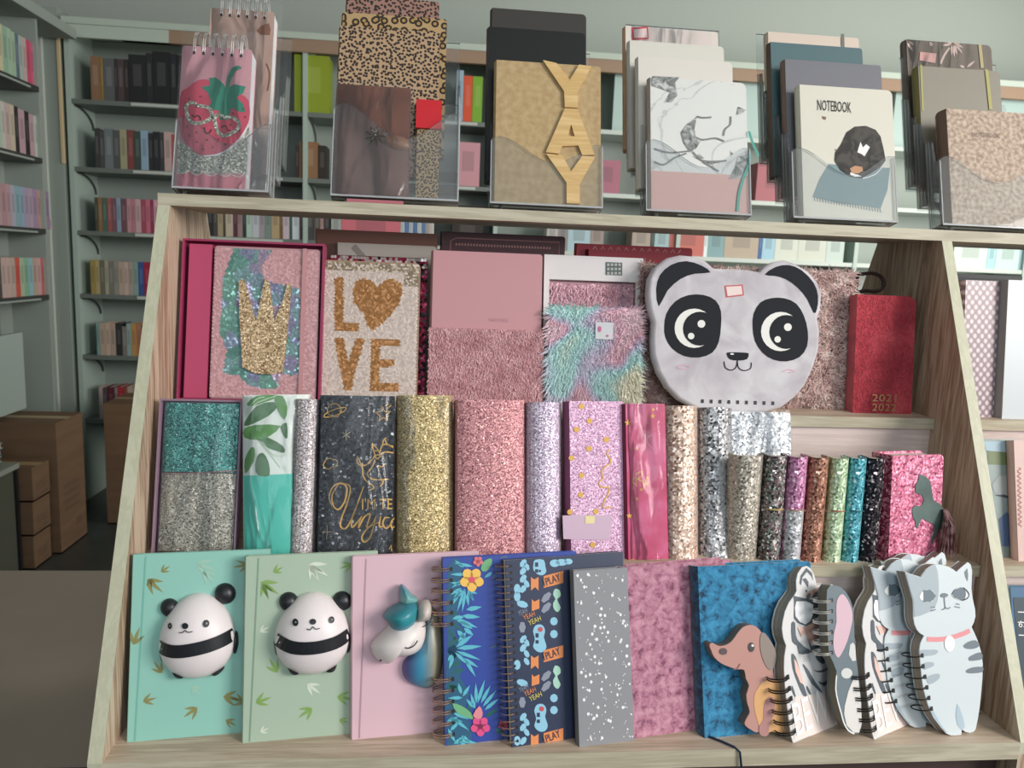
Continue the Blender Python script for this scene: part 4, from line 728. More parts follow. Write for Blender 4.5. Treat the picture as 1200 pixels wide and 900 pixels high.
# 8 pink dots
r,h=r2('notebook','pink glitter notebook with gold dots, a gold outline and a clear label band',667,470,.112,.1); w=.066
bookblock(r,w,h,.026,G2([(0,'#a76f97'),(.5,'#c794b8'),(.85,'#dcb4d0'),(1,'#ffeaf6')],metal=.2,rough=.5,tilt=.6),spine=mat('#8a4a6c',.5,n='plum spine'))
ZN=lambda pts:Z(650,460,4.5,pts)
poly(r,'gold_dots',[disc(*ZN([p])[0],3.4,8) for p in ((140,73),(183,150),(115,195),(180,296),(88,345),(141,437),(137,539),(80,630),(216,627),(200,803),(272,248))],GOLD,2)
strip(r,'gold_outline_print',[ZN([(285,300),(275,325),(292,350),(290,375),(265,390),(245,420),(255,450),(235,470),(240,495),(262,500),(285,500),(283,530),(262,570),(255,605),(300,605)])],.0016,GOLD,2,3)
poly(r,'label_band',[ZN([(40,648),(298,645),(290,778),(45,772)])],mat('#cdb0c4',.35,n='frosted label band'),3); poly(r,'band_sticker',[ZN([(160,650),(210,650),(208,690),(160,690)])],mat('#e8d9a0',.3,n='pale gold sticker'),4)
# 9 hot pink
r,h=r2('notebook','hot pink notebook with gold stars and script lettering in clear wrap',733,473,.112,.1); w=wpx(r,733,779,473)
HP=noisemat([(.35,'#b8305f'),(.5,'#c94a78'),(.65,'#d8709a')],20,3,.35,n='hot pink cover'); bookblock(r,w,h,.026,HP,spine=mat('#7a1f3f',.5,n='wine spine'))
def star(u,v,s): return [(u+(s if i%2==0 else s*.45)*math.sin(6.2832*i/10),v-(s if i%2==0 else s*.45)*math.cos(6.2832*i/10)) for i in range(10)]
poly(r,'gold_star_print',[star(*ZN([p])[0],s) for p,s in (((385,160),4.2),((515,125),3.6),((518,90),2.4),((428,298),2),((392,650),3.6),((432,560),2.2),((410,882),2.6))],GOLD,2)
strip(r,'script_lettering',[ZN([(415,445),(410,475),(430,480),(425,425),(430,495)]),ZN([(430,430),(460,415),(455,445),(435,455),(462,470),(470,500),(455,515),(450,505)]),ZN([(465,490),(490,475),(488,440),(478,470),(490,490)]),],.0012,GOLD,2,3)
strip(r,'heart_outline_print',[ZN([(515,222),(490,235),(488,265),(510,290),(520,298)])],.0008,mat('#e8a8bc',.5,n='pale outline'),2,3)
film(r,-.001,w,0,h,0,.0035,seed=9,nx=14)
glitbook(781,822,475,.112,G2([(0,'#8f6f62'),(.35,'#c49f8c'),(.7,'#e3c9b8'),(1,'#fffaf2')],430,metal=.5),'rose gold chunky glitter notebook beside the hot pink one',0,bul=.4,wrap=12)
CH=430
glitbook(823,862,477,.118,G2([(0,'#2c2a2e'),(.35,'#6b6a6e'),(.7,'#b8b8bb'),(1,'#ffffff')],CH,metal=.6),'tall silver and black chunky glitter notebook left of the small ones',0,bul=.35)
# silver pouch behind the small ones
r,h=r2('glitter_pouch','wide silver glitter pouch in clear cellophane behind the small glitter notebooks',845,479,.168,0,cat='pouch'); w=wpx(r,845,930,479)
G().prism(rrect(0,w-.004,0,h-.003,.003),.001,.012).build('pouch_body',G2([(0,'#8f9296'),(.4,'#b9bcbf'),(.8,'#dfe3e6'),(1,'#ffffff')],CH,metal=.5),r); film(r,-.001,w,.0,h,-.001,.003,seed=15,nx=16,name='cellophane_bag')
MINIS=[(863,901,535,.111,[(0,'#6b6259'),(.4,'#9c9286'),(.8,'#c9c0b2'),(1,'#fff8ea')],520,'champagne','widest small glitter notebook, champagne coloured'),
(902,927,535,.108,[(0,'#2a2626'),(.3,'#5c5654'),(.55,'#a89a98'),(.7,'#7f5a62'),(.85,'#6a8a78'),(1,'#ffffff')],CH,'',"small multicoloured dark glitter notebook with a gold elastic"),
(928,951,536,.106,None,CH,'','small two-tone glitter notebook, pink above and silver below'),
(953,976,537,.106,[(0,'#3f2420'),(.4,'#80503f'),(.75,'#b98570'),(1,'#ffd9c4')],CH,'','small bronze chunky glitter notebook'),
(978,999,538,.106,[(0,'#7f9a78'),(.4,'#a8c498'),(.8,'#cfe3bf'),(1,'#fdfff0')],CH,'','small pale green glitter notebook'),
(1000,1020,538,.106,[(0,'#17565f'),(.4,'#2f8a98'),(.8,'#6fbccb'),(1,'#e4fbff')],CH,'','small teal blue glitter notebook'),
(1021,1042,538,.106,[(0,'#0d0b10'),(.6,'#1c1820'),(.85,'#4a3f4a'),(1,'#efe0e4')],CH,'','small black glitter notebook beside the pink horse one')]
for i,(a,b,v,y0,stp,sc,_,lab) in enumerate(MINIS):
    m=G2(stp,sc,metal=.5) if stp else G2([(0,'#7f3f66'),(.4,'#b06a94'),(.8,'#d89abf'),(1,'#fff0fa')],sc,metal=.5)
    r,h,w,yf=glitbook(a,b,v,y0,m,lab,0,.45,.024,lean=.04,group='small glitter notebooks at the right of the middle shelf')
    zs_=h*.5
    if i==2: band(r,'silver_lower_cover',w,.0,zs_,yf,G2([(0,'#77767a'),(.4,'#a9a8ac'),(.8,'#d6d6d9'),(1,'#ffffff')],sc,metal=.5),.0006,14)
    if i in (1,2,4,5):
        c={1:'#c2a060',2:'#b08a70',4:'#a86a58',5:'#2f6a70'}[i]
        band(r,'elastic_band',w,zs_-.0007,zs_+.0008,yf,mat(c,.4,n='elastic '+c),.0012,12,.002,w-.002)
# horse
r,h=r2('horse_notebook','pink glitter notebook with a grey green horse and a tassel, rightmost on middle shelf',1046,534,.108,.16,lean=.1); w=wpx(r,1046,1106,534)
bookblock(r,w,h,.035,G2([(0,'#8f3050'),(.4,'#c25a7c'),(.8,'#dd88a4'),(1,'#ffe4ee')],CH,metal=.3,rough=.45),spine=G2([(0,'#6f2038'),(.5,'#a84460'),(1,'#e09aa8')],CH,metal=.3),corner=.006)
ZO=lambda pts:Z(1040,520,5.62,pts)
poly(r,'horse_print',[ZO([(205,195),(225,205),(250,215),(275,240),(290,300),(300,370),(345,395),(375,440),(388,480),(375,560),(340,565),(320,610),(285,670),(290,620),(310,570),(300,530),(250,505),(225,490),(210,520),(195,560),(180,540),(182,510),(165,480),(160,430),(175,408),(220,410),(238,370),(225,340),(180,320),(185,270),(205,230)])],noisemat([(.4,'#4b5c58'),(.6,'#5f7470')],20,n='sage horse print',rough=.6),2,1)
g=G(); R=random.Random(5); c0=loc(r,1105,600)
for i in range(46):
    a=R.uniform(-.014,.012); g.tube([(c0[0]+R.uniform(-.003,.003),-.003,c0[1]+.004),(c0[0]+a*.6,-.008-R.uniform(0,.006),c0[1]-.014),(c0[0]+a-.002,-.007-R.uniform(0,.008),c0[1]-.042-R.uniform(0,.012))],.0007,4)
g.build('tassel',noisemat([(.4,'#5c2c34'),(.6,'#9a7a78')],90,n='tassel thread'),r,kind='stuff',label='burgundy and grey thread tassel')
# ================================================================ upper shelf
def r3(name,label,u,v,y0,yaw=0,lean=.2,cat='notebook',group=None): return place(name,label,cat,u,v,y0,H3,lean,yaw,group)
def sequins(r,x0,x1,z0,z1,pitch,mats,pick,yf=0.,name='sequins',seed=2):
    g=G(); R=random.Random(seed); j=0; z=z0
    while z<z1:
        x=x0+(pitch/2 if j%2 else 0)
        while x<x1:
            k=pick(x,z)
            if k is not None:
                rr=pitch*.62; ta=R.uniform(-.22,.22); tb=R.uniform(0,.3)
                vs=[(x+rr*math.cos(a),yf-.0012-ta*rr*math.cos(a)+tb*rr*math.sin(a),z+rr*math.sin(a)) for a in [6.2832*i/6 for i in range(6)]]
                g.add(vs,[(0,1,2,3,4,5)],k)
            x+=pitch
        z+=pitch*.82; j+=1
    return g.build(name,mats,r,kind='stuff')
def inpoly(x,z,P):
    c=False;n=len(P)
    for i in range(n):
        a,b=P[i],P[i-1]
        if (a[1]>z)!=(b[1]>z) and x<(b[0]-a[0])*(z-a[1])/(b[1]-a[1])+a[0]: c=not c
    return c
# crown box
r,h=r3('boxed_notebook','magenta boxed notebook with pink and iridescent sequins and a gold glitter crown',214,279,.232); w=wpx(r,214,381,280); MG=mat('#b8466a',.45,n='magenta box'); MGD=mat('#9a3058',.5,n='deep magenta box'); t=.0025
G().box(0,w,.018,.0205,0,h).box(0,t,0,.018,0,h).box(w-t,w,0,.018,0,h).box(t,w-t,0,.018,h-t,h).box(t,w-t,0,.018,0,t).build('tray',MGD,r)
ZQ=lambda pts:Z(180,240,3.75,pts); xs=loc(r,*ZQ([(258,400)])[0])[0]
G().box(.008,xs-.003,.002,.014,.003,h-.006).build('pink_flap',MG,r,label='plain bright pink panel'); bx=loc(r,*ZQ([(725,400)])[0])[0]
G().prism(rrect(xs,bx,.003,h-.007,.004),.003,.017).build('notebook_cover',mat('#b98f92',.6,n='sequin backing'),r)
crown=L(r,ZQ([(375,338),(388,325),(403,338),(425,420),(450,512),(468,430),(485,345),(495,325),(510,345),(520,430),(532,512),(565,430),(590,345),(605,350),(600,430),(585,600),(568,735),(520,745),(450,742),(392,715),(385,600),(378,480)]))
irid=L(r,ZQ([(350,190),(420,165),(620,175),(600,185),(520,200),(480,260),(480,330),(640,365),(640,740),(600,750),(560,740),(540,810),(430,800),(400,780),(370,745),(300,740),(320,640),(290,560),(300,330),(330,250)]))
PS=mat('#cf9fa3',.45,.1,n='pink sequin'); IR=G2([(0,'#6f9f98'),(.3,'#86b3a6'),(.55,'#8fa8b4'),(.8,'#9090b0'),(1,'#b8a0b0')],60,.2,.6,.2,n='iridescent sequin')
GC=G2([(0,'#85684c'),(.4,'#b0906c'),(.8,'#d0b48e'),(1,'#fff0cc')],600,metal=.6)
sequins(r,xs+.002,bx-.002,.006,h-.01,.0028,[PS,IR],lambda x,z:1 if inpoly(x,z,irid) else 0,.003)
G().prism(crown,-.0016,.001).build('gold_crown',GC,r); G().box(*[loc(r,*ZQ([(a,400)])[0])[0] for a in (650,668)],-.001,-.0002,.003,h-.007).build('elastic_band',mat('#c08a8c',.4,n='pink elastic band'),r)
# LOVE
ZR=lambda pts:Z(360,240,3.75,pts)
r,h=r3('sequin_notebook','dark notebook with red and silver sequins peeking out behind the LOVE one',386,298,.262); w=wpx(r,386,502,298)
G().prism(rrect(0,w,0,h,.006,'cd'),.001,.012).build('cover',mat('#3a1a28',.6,n='dark wine backing'),r)
sequins(r,.002,w-.001,.004,h-.001,.0037,[mat('#8f1f40',.3,.5,n='red sequin'),mat('#2a1020',.3,.5,n='black sequin'),mat('#c9b8b4',.25,.6,n='silver sequin')],lambda x,z:(2 if z>h-.012 and random.random()<.6 else random.choice([0,0,1])) if (z>h-.016 or x>w-.02) else None,.001)
r,h=r3('sequin_notebook','champagne sequin notebook spelling LOVE in gold with a heart for O',379,304,.243); w=wpx(r,379,493,304)
G().prism(rrect(0,w,0,h,.006,'cd'),.001,.013).build('cover',mat('#9a7f68',.6,n='tan backing'),r)
LP=[L(r,ZR(p)) for p in ([(120,320),(160,320),(160,518),(228,518),(228,556),(120,552)],[(200,370),(215,335),(248,320),(285,336),(310,358),(340,330),(380,322),(412,345),(420,385),(402,440),(360,492),(320,532),(285,555),(260,525),(250,480),(205,430)],[(118,586),(162,586),(180,690),(212,588),(254,588),(210,740),(194,815),(162,815),(148,740)],[(283,588),(408,588),(408,622),(322,622),(322,680),(385,680),(382,712),(320,712),(318,783),(404,783),(402,818),(272,820)])]
CS=mat('#d2c0b6',.45,.1,n='champagne sequin'); GS=mat('#b07c4c',.35,.4,n='copper gold sequin'); CS2=mat('#a8967f',.3,.5,n='tan sequin')
sequins(r,.003,w-.002,.003,h-.002,.0026,[CS,GS,CS2],lambda x,z:1 if any(inpoly(x,z,p) for p in LP) else (2 if (z>h-.012 or (z>h-.03 and x>w-.02)) and random.random()<.7 else 0),.001)
# pink with plush
r,h=r3('notebook','dusty pink notebook with smooth upper half and plush lower half',508,293,.242); w=wpx(r,508,636,297)
PK=mat('#c48f94',.6,n='dusty pink leatherette'); bookblock(r,w,h,.018,PK,corner=.004,spine=PK)
zp=loc(r,570,386)[1]; hx=[loc(r,u,385)[0] for u in (503,637)]
G().prism(rrect(hx[0],hx[1],.0,zp,.003),-.004,-.0003).build('plush_pocket',noisemat([(.35,'#a06a70'),(.65,'#c8979a')],140,3,.95,n='pink plush',bump=.9,sheen=.5),r)
fur(r,'plush_pile',hx[0],hx[1],.0,zp,7000,.004,noisemat([(.3,'#c08a90'),(.7,'#e8bcc0')],60,n='pink plush pile',rough=.95),lambda x,z:-.004,.5,.0007,.5)
text(r,'embossed_lettering','NOTES',573,377,22,mat('#b07a80',.5,n='embossed'),1,4)
# white framed box with fluffy notebook
r,h=r3('boxed_fluffy_notebook','white window box holding a pink fluffy notebook','notebook box' if 0 else 638,298,.26); r['category']='box'; w=wpx(r,638,754,303)
WB=mat('#dcd6d6',.5,n='white box card'); a1=loc(r,644,327); a2=loc(r,745,327)
G().box(0,a1[0],0,.022,0,h).box(a2[0],w,0,.022,0,h).box(a1[0],a2[0],0,.022,a1[1],h).box(a1[0],a2[0],.0205,.022,0,a1[1]).build('window_box',WB,r)
G().box(a1[0]+.001,a2[0]-.001,.008,.02,0,a1[1]-.001).build('inner_notebook',mat('#c49aa0',.8,n='pink backing'),r)
fur(r,'pink_fur',a1[0]+.003,a2[0]-.003,a1[1]-.06,a1[1]-.004,2600,.010,noisemat([(.35,'#d8a8b8'),(.5,'#f4ccd6'),(.7,'#e8c4d2')],40,n='pink fur',rough=.95),lambda x,z:.004,.5,.0010,.5)
g=G(); b0=loc(r,710,322); b1=loc(r,729,308); g.box(b0[0],b1[0],-.0012,-.0004,b0[1],b1[1]); g.build('price_label',mat('#4f5a58',.5,n='grey label'),r); poly(r,'label_marks',[[(711+c*4.4,309+k*5),(714+c*4.4,309+k*5),(714+c*4.4,312+k*5),(711+c*4.4,312+k*5)] for c in range(4) for k in (0,1,2)],mat('#a8aaa8',.5,n='label marks'),5)
r,h=r3('fluffy_notebook','rainbow pastel fluffy notebook in front of the white box',648,360,.236); w=wpx(r,648,748,360)
G().prism(rrect(0,w,-.0,h,.012),.002,.014).build('fluffy_cover',mat('#cfd8d8',.9,n='fur backing'),r)
RBW=noisemat([(.3,'#f8dfe6'),(.38,'#f4d0dc'),(.45,'#e2dcec'),(.5,'#d4eff0'),(.57,'#d2f0ec'),(.63,'#e8f0e4'),(.7,'#fbf8e6')],15,1,.95,.4,n='rainbow fur',nr=.3)
fur(r,'fur',-.002,w+.002,.001,h+.001,9500,.014,RBW,lambda x,z:.002,.5,.0012,.45,.4)
p=loc(r,706,388); G().box(p[0]-.010,p[0]+.013,-.004,-.0035,p[1]-.011,p[1]+.011).build('clear_tag',mat('#c4c4c6',.3,n='small clear tag'),r); poly(r,'tag_mark',[disc(702,386,2,8,3.5),disc(711,394,1.4,8)],mat('#c9508c',.4,n='pink tag mark'),14)
# taupe furry book behind the panda
r,h=r3('fluffy_notebook','taupe long-haired fluffy notebook behind the plush panda',752,308,.268,lean=.13); w=wpx(r,752,1004,313)
G().prism(rrect(0,w,0,h,.008),.002,.016).build('fluffy_cover',mat('#8f7a74',.9,n='taupe backing'),r)
TF=noisemat([(.3,'#c8aaa4'),(.5,'#e8ccc6'),(.7,'#fff0e8')],45,3,.95,.5,n='taupe fur')
fur(r,'fur',.17,w,.002,h,7500,.013,TF,lambda x,z:.002,.3,.0011,.4,.3); fur(r,'top_fur',0,.17,h-.02,h,1500,.011,TF,lambda x,z:.002,.3,.0009,.7,.2); fur(r,'side_fur',-.001,.04,.002,h-.02,2600,.011,TF,lambda x,z:.002,.3,.0009,.7,.2)
# plush panda head
r,h=r3('panda_plush_notebook','large white plush panda head notebook with big round eyes','notebook' if 0 else 760,300,.226,lean=.17)
ZS=lambda pts:Z(740,260,3.9125,pts)
po=[(76,330),(82,260),(110,205),(165,165),(225,152),(290,158),(340,178),(378,212),(430,214),(480,215),(540,220),(590,230),(612,203),(650,183),(700,175),(750,190),(810,225),(855,275),(875,330),(870,395),(855,440),(866,500),(860,590),(835,670),(800,745),(755,800),(690,850),(600,875),(500,885),(400,878),(300,858),(220,815),(165,760),(125,690),(100,610),(96,530),(102,460),(84,400)]
q=L(r,ZS(po)); q=q if sum(q[i][0]*q[(i+1)%len(q)][1]-q[(i+1)%len(q)][0]*q[i][1] for i in range(len(q)))>0 else q[::-1]
PF=noisemat([(.35,'#b8b1b8'),(.5,'#c7c1c6'),(.65,'#d3cfd3')],26,5,.95,.5,n='white short plush',bump=.5,sheen=.6)
g=G(); qq=[shrink(q,k) for k in (0,.0015,.004)]; n=len(q)
vs=[(x,.016,z) for x,z in q]+[(x,.003,z) for x,z in q]+[(x,0.0008,z) for x,z in qq[1]]+[(x,0,z) for x,z in qq[2]]
g.add(vs,[(k*n+i,(k)*n+(i+1)%n,(k+1)*n+(i+1)%n,(k+1)*n+i)[::-1] for k in range(3) for i in range(n)]+[tuple(range(3*n,4*n)),tuple(range(n-1,-1,-1))]); g.build('plush_head',PF,r,smooth=True)
BF=mat('#14161f',.9,n='black felt',sheen=.3)
poly(r,'ear_patch',[ZS([(125,388),(113,310),(130,245),(180,198),(250,180),(320,200),(362,232),(290,238),(225,262),(165,315)])],BF,1,2); poly(r,'ear_patch',[ZS([(610,242),(660,207),(720,198),(780,222),(835,280),(855,340),(850,400),(835,418),(805,355),(762,302),(705,262),(655,248)])],BF,1,2)
def pe(pts,cx,cy):
    poly(r,'eye_patch',[ZS(pts)],BF,1,2)
pe([(150,480),(160,420),(200,365),(260,336),(330,335),(385,360),(410,410),(410,480),(400,550),(370,600),(310,622),(240,615),(185,580),(155,530)],0,0); pe([(555,480),(560,420),(590,370),(640,350),(700,350),(755,375),(790,430),(808,500),(805,570),(770,620),(710,640),(650,632),(600,600),(565,545)],0,0)
for (cx,cy) in ((287,488),(683,503)):
    poly(r,'eye_white',[ZS(disc(cx,cy,90,24))],mat('#e6e4de',.5,n='eye felt white'),2); poly(r,'iris',[ZS(disc(cx+26,cy+2,78,24))],BF,3); poly(r,'eye_glint',[ZS(disc(cx+32,cy-20,18,12)),ZS(disc(cx-15,cy+36,15,12))],mat('#e6e4de',.5,n='eye felt white'),4)
poly(r,'nose',[ZS([(436,605),(450,598),(525,600),(537,608),(528,630),(490,636),(450,630)])],BF,2,2); poly(r,'nose_glint',[ZS(disc(460,606,9,8,4))],WHT,3); strip(r,'mouth',[ZS([(424,640),(430,668),(455,680),(478,668),(485,636)]),ZS([(485,636),(490,668),(515,682),(545,672),(549,645)])],.0013,BF,2,3)
strip(r,'cheek_stitching',[ZS([(205,668),(235,655),(268,668),(240,675),(210,670)]),ZS([(690,688),(720,676),(750,688),(720,690)])],.0011,mat('#dba8b8',.6,n='pink thread'),2,2)
poly(r,'price_sticker',[ZS([(425,292),(510,287),(516,338),(432,348)])],mat('#c05a58',.5,n='red sticker edge'),1); poly(r,'sticker_face',[ZS([(433,298),(503,294),(508,332),(440,341)])],mat('#e6d0cc',.5,n='sticker paper'),2)
punch(r,[loc(r,*ZS([(325+40.4*i,822+1.2*i)])[0]) for i in range(9)],.0018)
# red fuzzy
r,h=r3('fuzzy_notebook','red fuzzy diary with rounded corner and gold year numbers, rightmost on upper shelf',1005,345,.246,lean=.12); w=wpx(r,1005,1074,346)
RC=noisemat([(.35,'#a02838'),(.55,'#b83846'),(.7,'#c44a54')],26,4,.95,.4,n='red fuzzy cover',sheen=.5,bump=.5)
G().prism(rrect(0,w,0,h,.012,'c'),.0,.02).build('fuzzy_cover',RC,r); fur(r,'short_pile',.001,w-.001,.001,h-.001,3500,.004,RC,None,.3,.0008,.3,inside=lambda x,z:not(x>w-.008 and z>h-.008))
yy=loc(r,1021,471); text(r,'year_lettering','2021',1019,470,28,mat('#9a7a48',.4,n='antique gold'),18,8.5); text(r,'year_lettering','2022',1019,481,28,mat('#9a7a48',.4,n='antique gold'),18,8.5)
# far side of the stand: tops of books leaning the other way
def rear(u0,u1,v,y,lab,m,m2=None,d=.014,nm='notebook'):
    p=aty(u0,v,y); q=aty(u1,v,y); r=thing(nm,lab,'notebook',(p.x,y,H3),0,.0); w=q.x-p.x; h=p.z-H3; bookblock(r,w,h,d,m,corner=.004); return r,w,h
rear(371,513,268,.345,'brown leatherette notebook on the far side, top edge showing left of centre',mat('#7d5040',.5,n='brown leatherette'))
r,w,h=rear(396,512,284,.328,'pale grey notebook leaning behind the LOVE sequins',mat('#b5aaa0',.6,n='pale grey cover')); strip(r,'leaf_sketch_print',[[(r.location.x-r.location.x+.02,h-.004),(.035,h-.02)]],.008,mat('#8a807a',.6,n='grey print'),1,raw=True)
DM=mat('#4e2228',.45,n='dark maroon leather',bump=.5,bs=200)
r,w,h=rear(518,663,271,.345,'dark maroon notebook with an embossed border on the far side',DM); strip(r,'embossed_border',[[(.012,h-.03),(.012,h-.012),(.02,h-.008),(w-.008,h-.008),(w-.008,h-.03)]],.0016,mat('#8a5a58',.4,.3,n='embossed line'),1,raw=True)
g=[[(a-.0012,h-.018),(a+.0012,h-.018),(a+.0012,h-.015),(a-.0012,h-.015)] for a in [.02+.004*i for i in range(int((w-.035)/.004))]]; poly(r,'embossed_dots',g,mat('#9a6a64',.4,.3,n='embossed dots'),1,raw=True)
RDM=mat('#a31c2e',.45,n='red cover'); r,w,h=rear(676,812,285,.34,'bright red notebook with pale zigzag letters on the far side',RDM)
strip(r,'zigzag_print',[[(.02+.0055*i,h-.003 if i%2 else h-.012) for i in range(int((w-.03)/.0055))]],.0012,mat('#d8a8a4',.5,n='pale red print'),1,raw=True)
r,w,h=rear(690,810,292,.329,'dark red notebook just in front of the zigzag one',mat('#8a1424',.5,n='dark red cover'))
p=aty(1004,322,.33); r=thing('leather_strap','dark brown looped strap hanging over the red diary','strap',(p.x,.33,p.z-.012))
G().tube([(x,-.003,z) for x,z in smooth([(0,.012),(.02,.015),(.035,.01),(.04,-.002),(.03,-.010),(.012,-.010),(0,-.014)],4,False)],.0028,6).build('strap_loop',mat('#3f2b28',.5,n='dark strap'),r,smooth=True); G().box(-.004,.004,0,.006,-(p.z-.012-H3),.016).build('clasp',mat('#2f2422',.4,n='dark clasp'),r)
# ================================================================ right-hand bay
def simple(u0,v0,u1,y0,z0,lab,m,lean=.2,d=.02,nm='notebook',yaw=0,sp=None,cor=0):
    r,h=place(nm,lab,'notebook',u0,v0,y0,z0,lean,yaw); w=wpx(r,u0,u1,v0); bookblock(r,w,h,d,m,corner=cor,spine=sp); return r,h,w
m,nt,b=newmat('fish scale print'); tc=nt.nodes.new('ShaderNodeTexCoord'); v=node(nt,'ShaderNodeTexVoronoi',Scale=1.,Randomness=0.); co(nt,v,(125,1,110),(0,.785,0)); rr=ramp(nt,v.outputs['Distance'],[(0,'#d8ccd4'),(.3,'#b9a4a8'),(.45,'#7f6a70'),(1,'#6f5a62')]); nt.links.new(rr.outputs[0],b.inputs['Base Color']); b.inputs['Roughness'].default_value=.35
r,h,w=simple(1132,328,1176,.232,H3,'silver grey notebook with fish scale pattern, leftmost on the right bay upper shelf',m,.12,.03,yaw=.1)
r,h,w=simple(1182,328,1250,.226,H3,'white glossy notebook with a silver grey spine beside the scale patterned one',mat('#c4cbcf',.3,n='white gloss'),.12,.03,sp=mat('#8d9296',.3,.5,n='silver spine'))
for i,(x0,y,zt_,lab) in enumerate(((1.0,.36,.478,'black flat box lying on the stack behind the scale patterned notebook'),(1.03,.375,.466,'lower black flat box in the same stack'))):
    p=aty(1118 if i==0 else 1128,(314,326)[i],.34); r=thing('flat_box',lab,'box',(max(p.x,1.003),.33,p.z-.008)); wd=.1 if i==0 else .22
    G().box(0,wd,0,.07,-.006,0).build('lid',mat('#23282c',.4,n='black box card'),r); G().box(.001,wd-.001,.001,.069,-.012 if i==0 else -(p.z-.008-H3),-.006).build('box_base',mat('#2c3236',.5,n='black box base'),r)
r,h,w=simple(1150,514,1190,.125,H2,'photo cover journal showing a bearded figure in a hat, behind the pink book',noisemat([(.4,'#6f7f78'),(.6,'#8fa0a0')],8,n='faded photo cover',rough=.4),.24,.015)
ZT_=lambda pts:Z(1130,480,3.743,pts)
poly(r,'photo_hat',[ZT_([(130,360),(160,378),(210,385),(215,290),(150,290),(120,330)])],mat('#9aa0a0',.5,n='pale hat print'),1); poly(r,'photo_brim',[ZT_([(130,375),(170,372),(215,385),(210,392),(170,385)])],mat('#3a4048',.5,n='dark brim print'),2); poly(r,'photo_figure',[ZT_([(150,480),(185,450),(215,470),(215,600),(165,600)])],mat('#3f577a',.5,n='blue coat print'),1); poly(r,'photo_face',[ZT_([(185,430),(205,395),(215,400),(215,470),(195,465)])],mat('#a89684',.5,n='face print'),2); poly(r,'photo_sky',[ZT_([(85,140),(215,140),(215,190),(95,180)])],mat('#9fb8c4',.5,n='sky print'),1); poly(r,'photo_hill',[ZT_([(100,180),(215,185),(215,245),(105,240)])],mat('#6b7a50',.5,n='green hill print'),1)
r,h,w=simple(1188,516,1260,.112,H2,'pale pink hardback with vertical red script at the right edge',mat('#d3b4ac',.5,n='pale pink card'),.24,.015); strip(r,'red_script_lettering',[[(1194+2*math.sin(1.9*k)+.03*k,548+1.7*k) for k in range(0,42)]],.0008,mat('#b05a54',.5,n='faded red ink'),2,3)
r,h,w=simple(1184,688,1260,.03,0,'blue hardback with small white lettering on the lowest shelf of the right bay',mat('#3f6a8c',.45,n='steel blue cover'),.262,.016,sp=mat('#a8c4cc',.5,n='pale spine'))
poly(r,'dark_cover_panel',[[(1187,700),(1260,700),(1285,850),(1200,850)]],mat('#3a4a54',.5,n='dark slate panel'),1); text(r,'white_lettering','6.',1193,735,7,WHT,3,8); strip(r,'white_lettering',[[(1192,717),(1204,717.4)],[(1192,729),(1210,729.6)],[(1193,744),(1212,744.8)]],.0012,WHT,3)
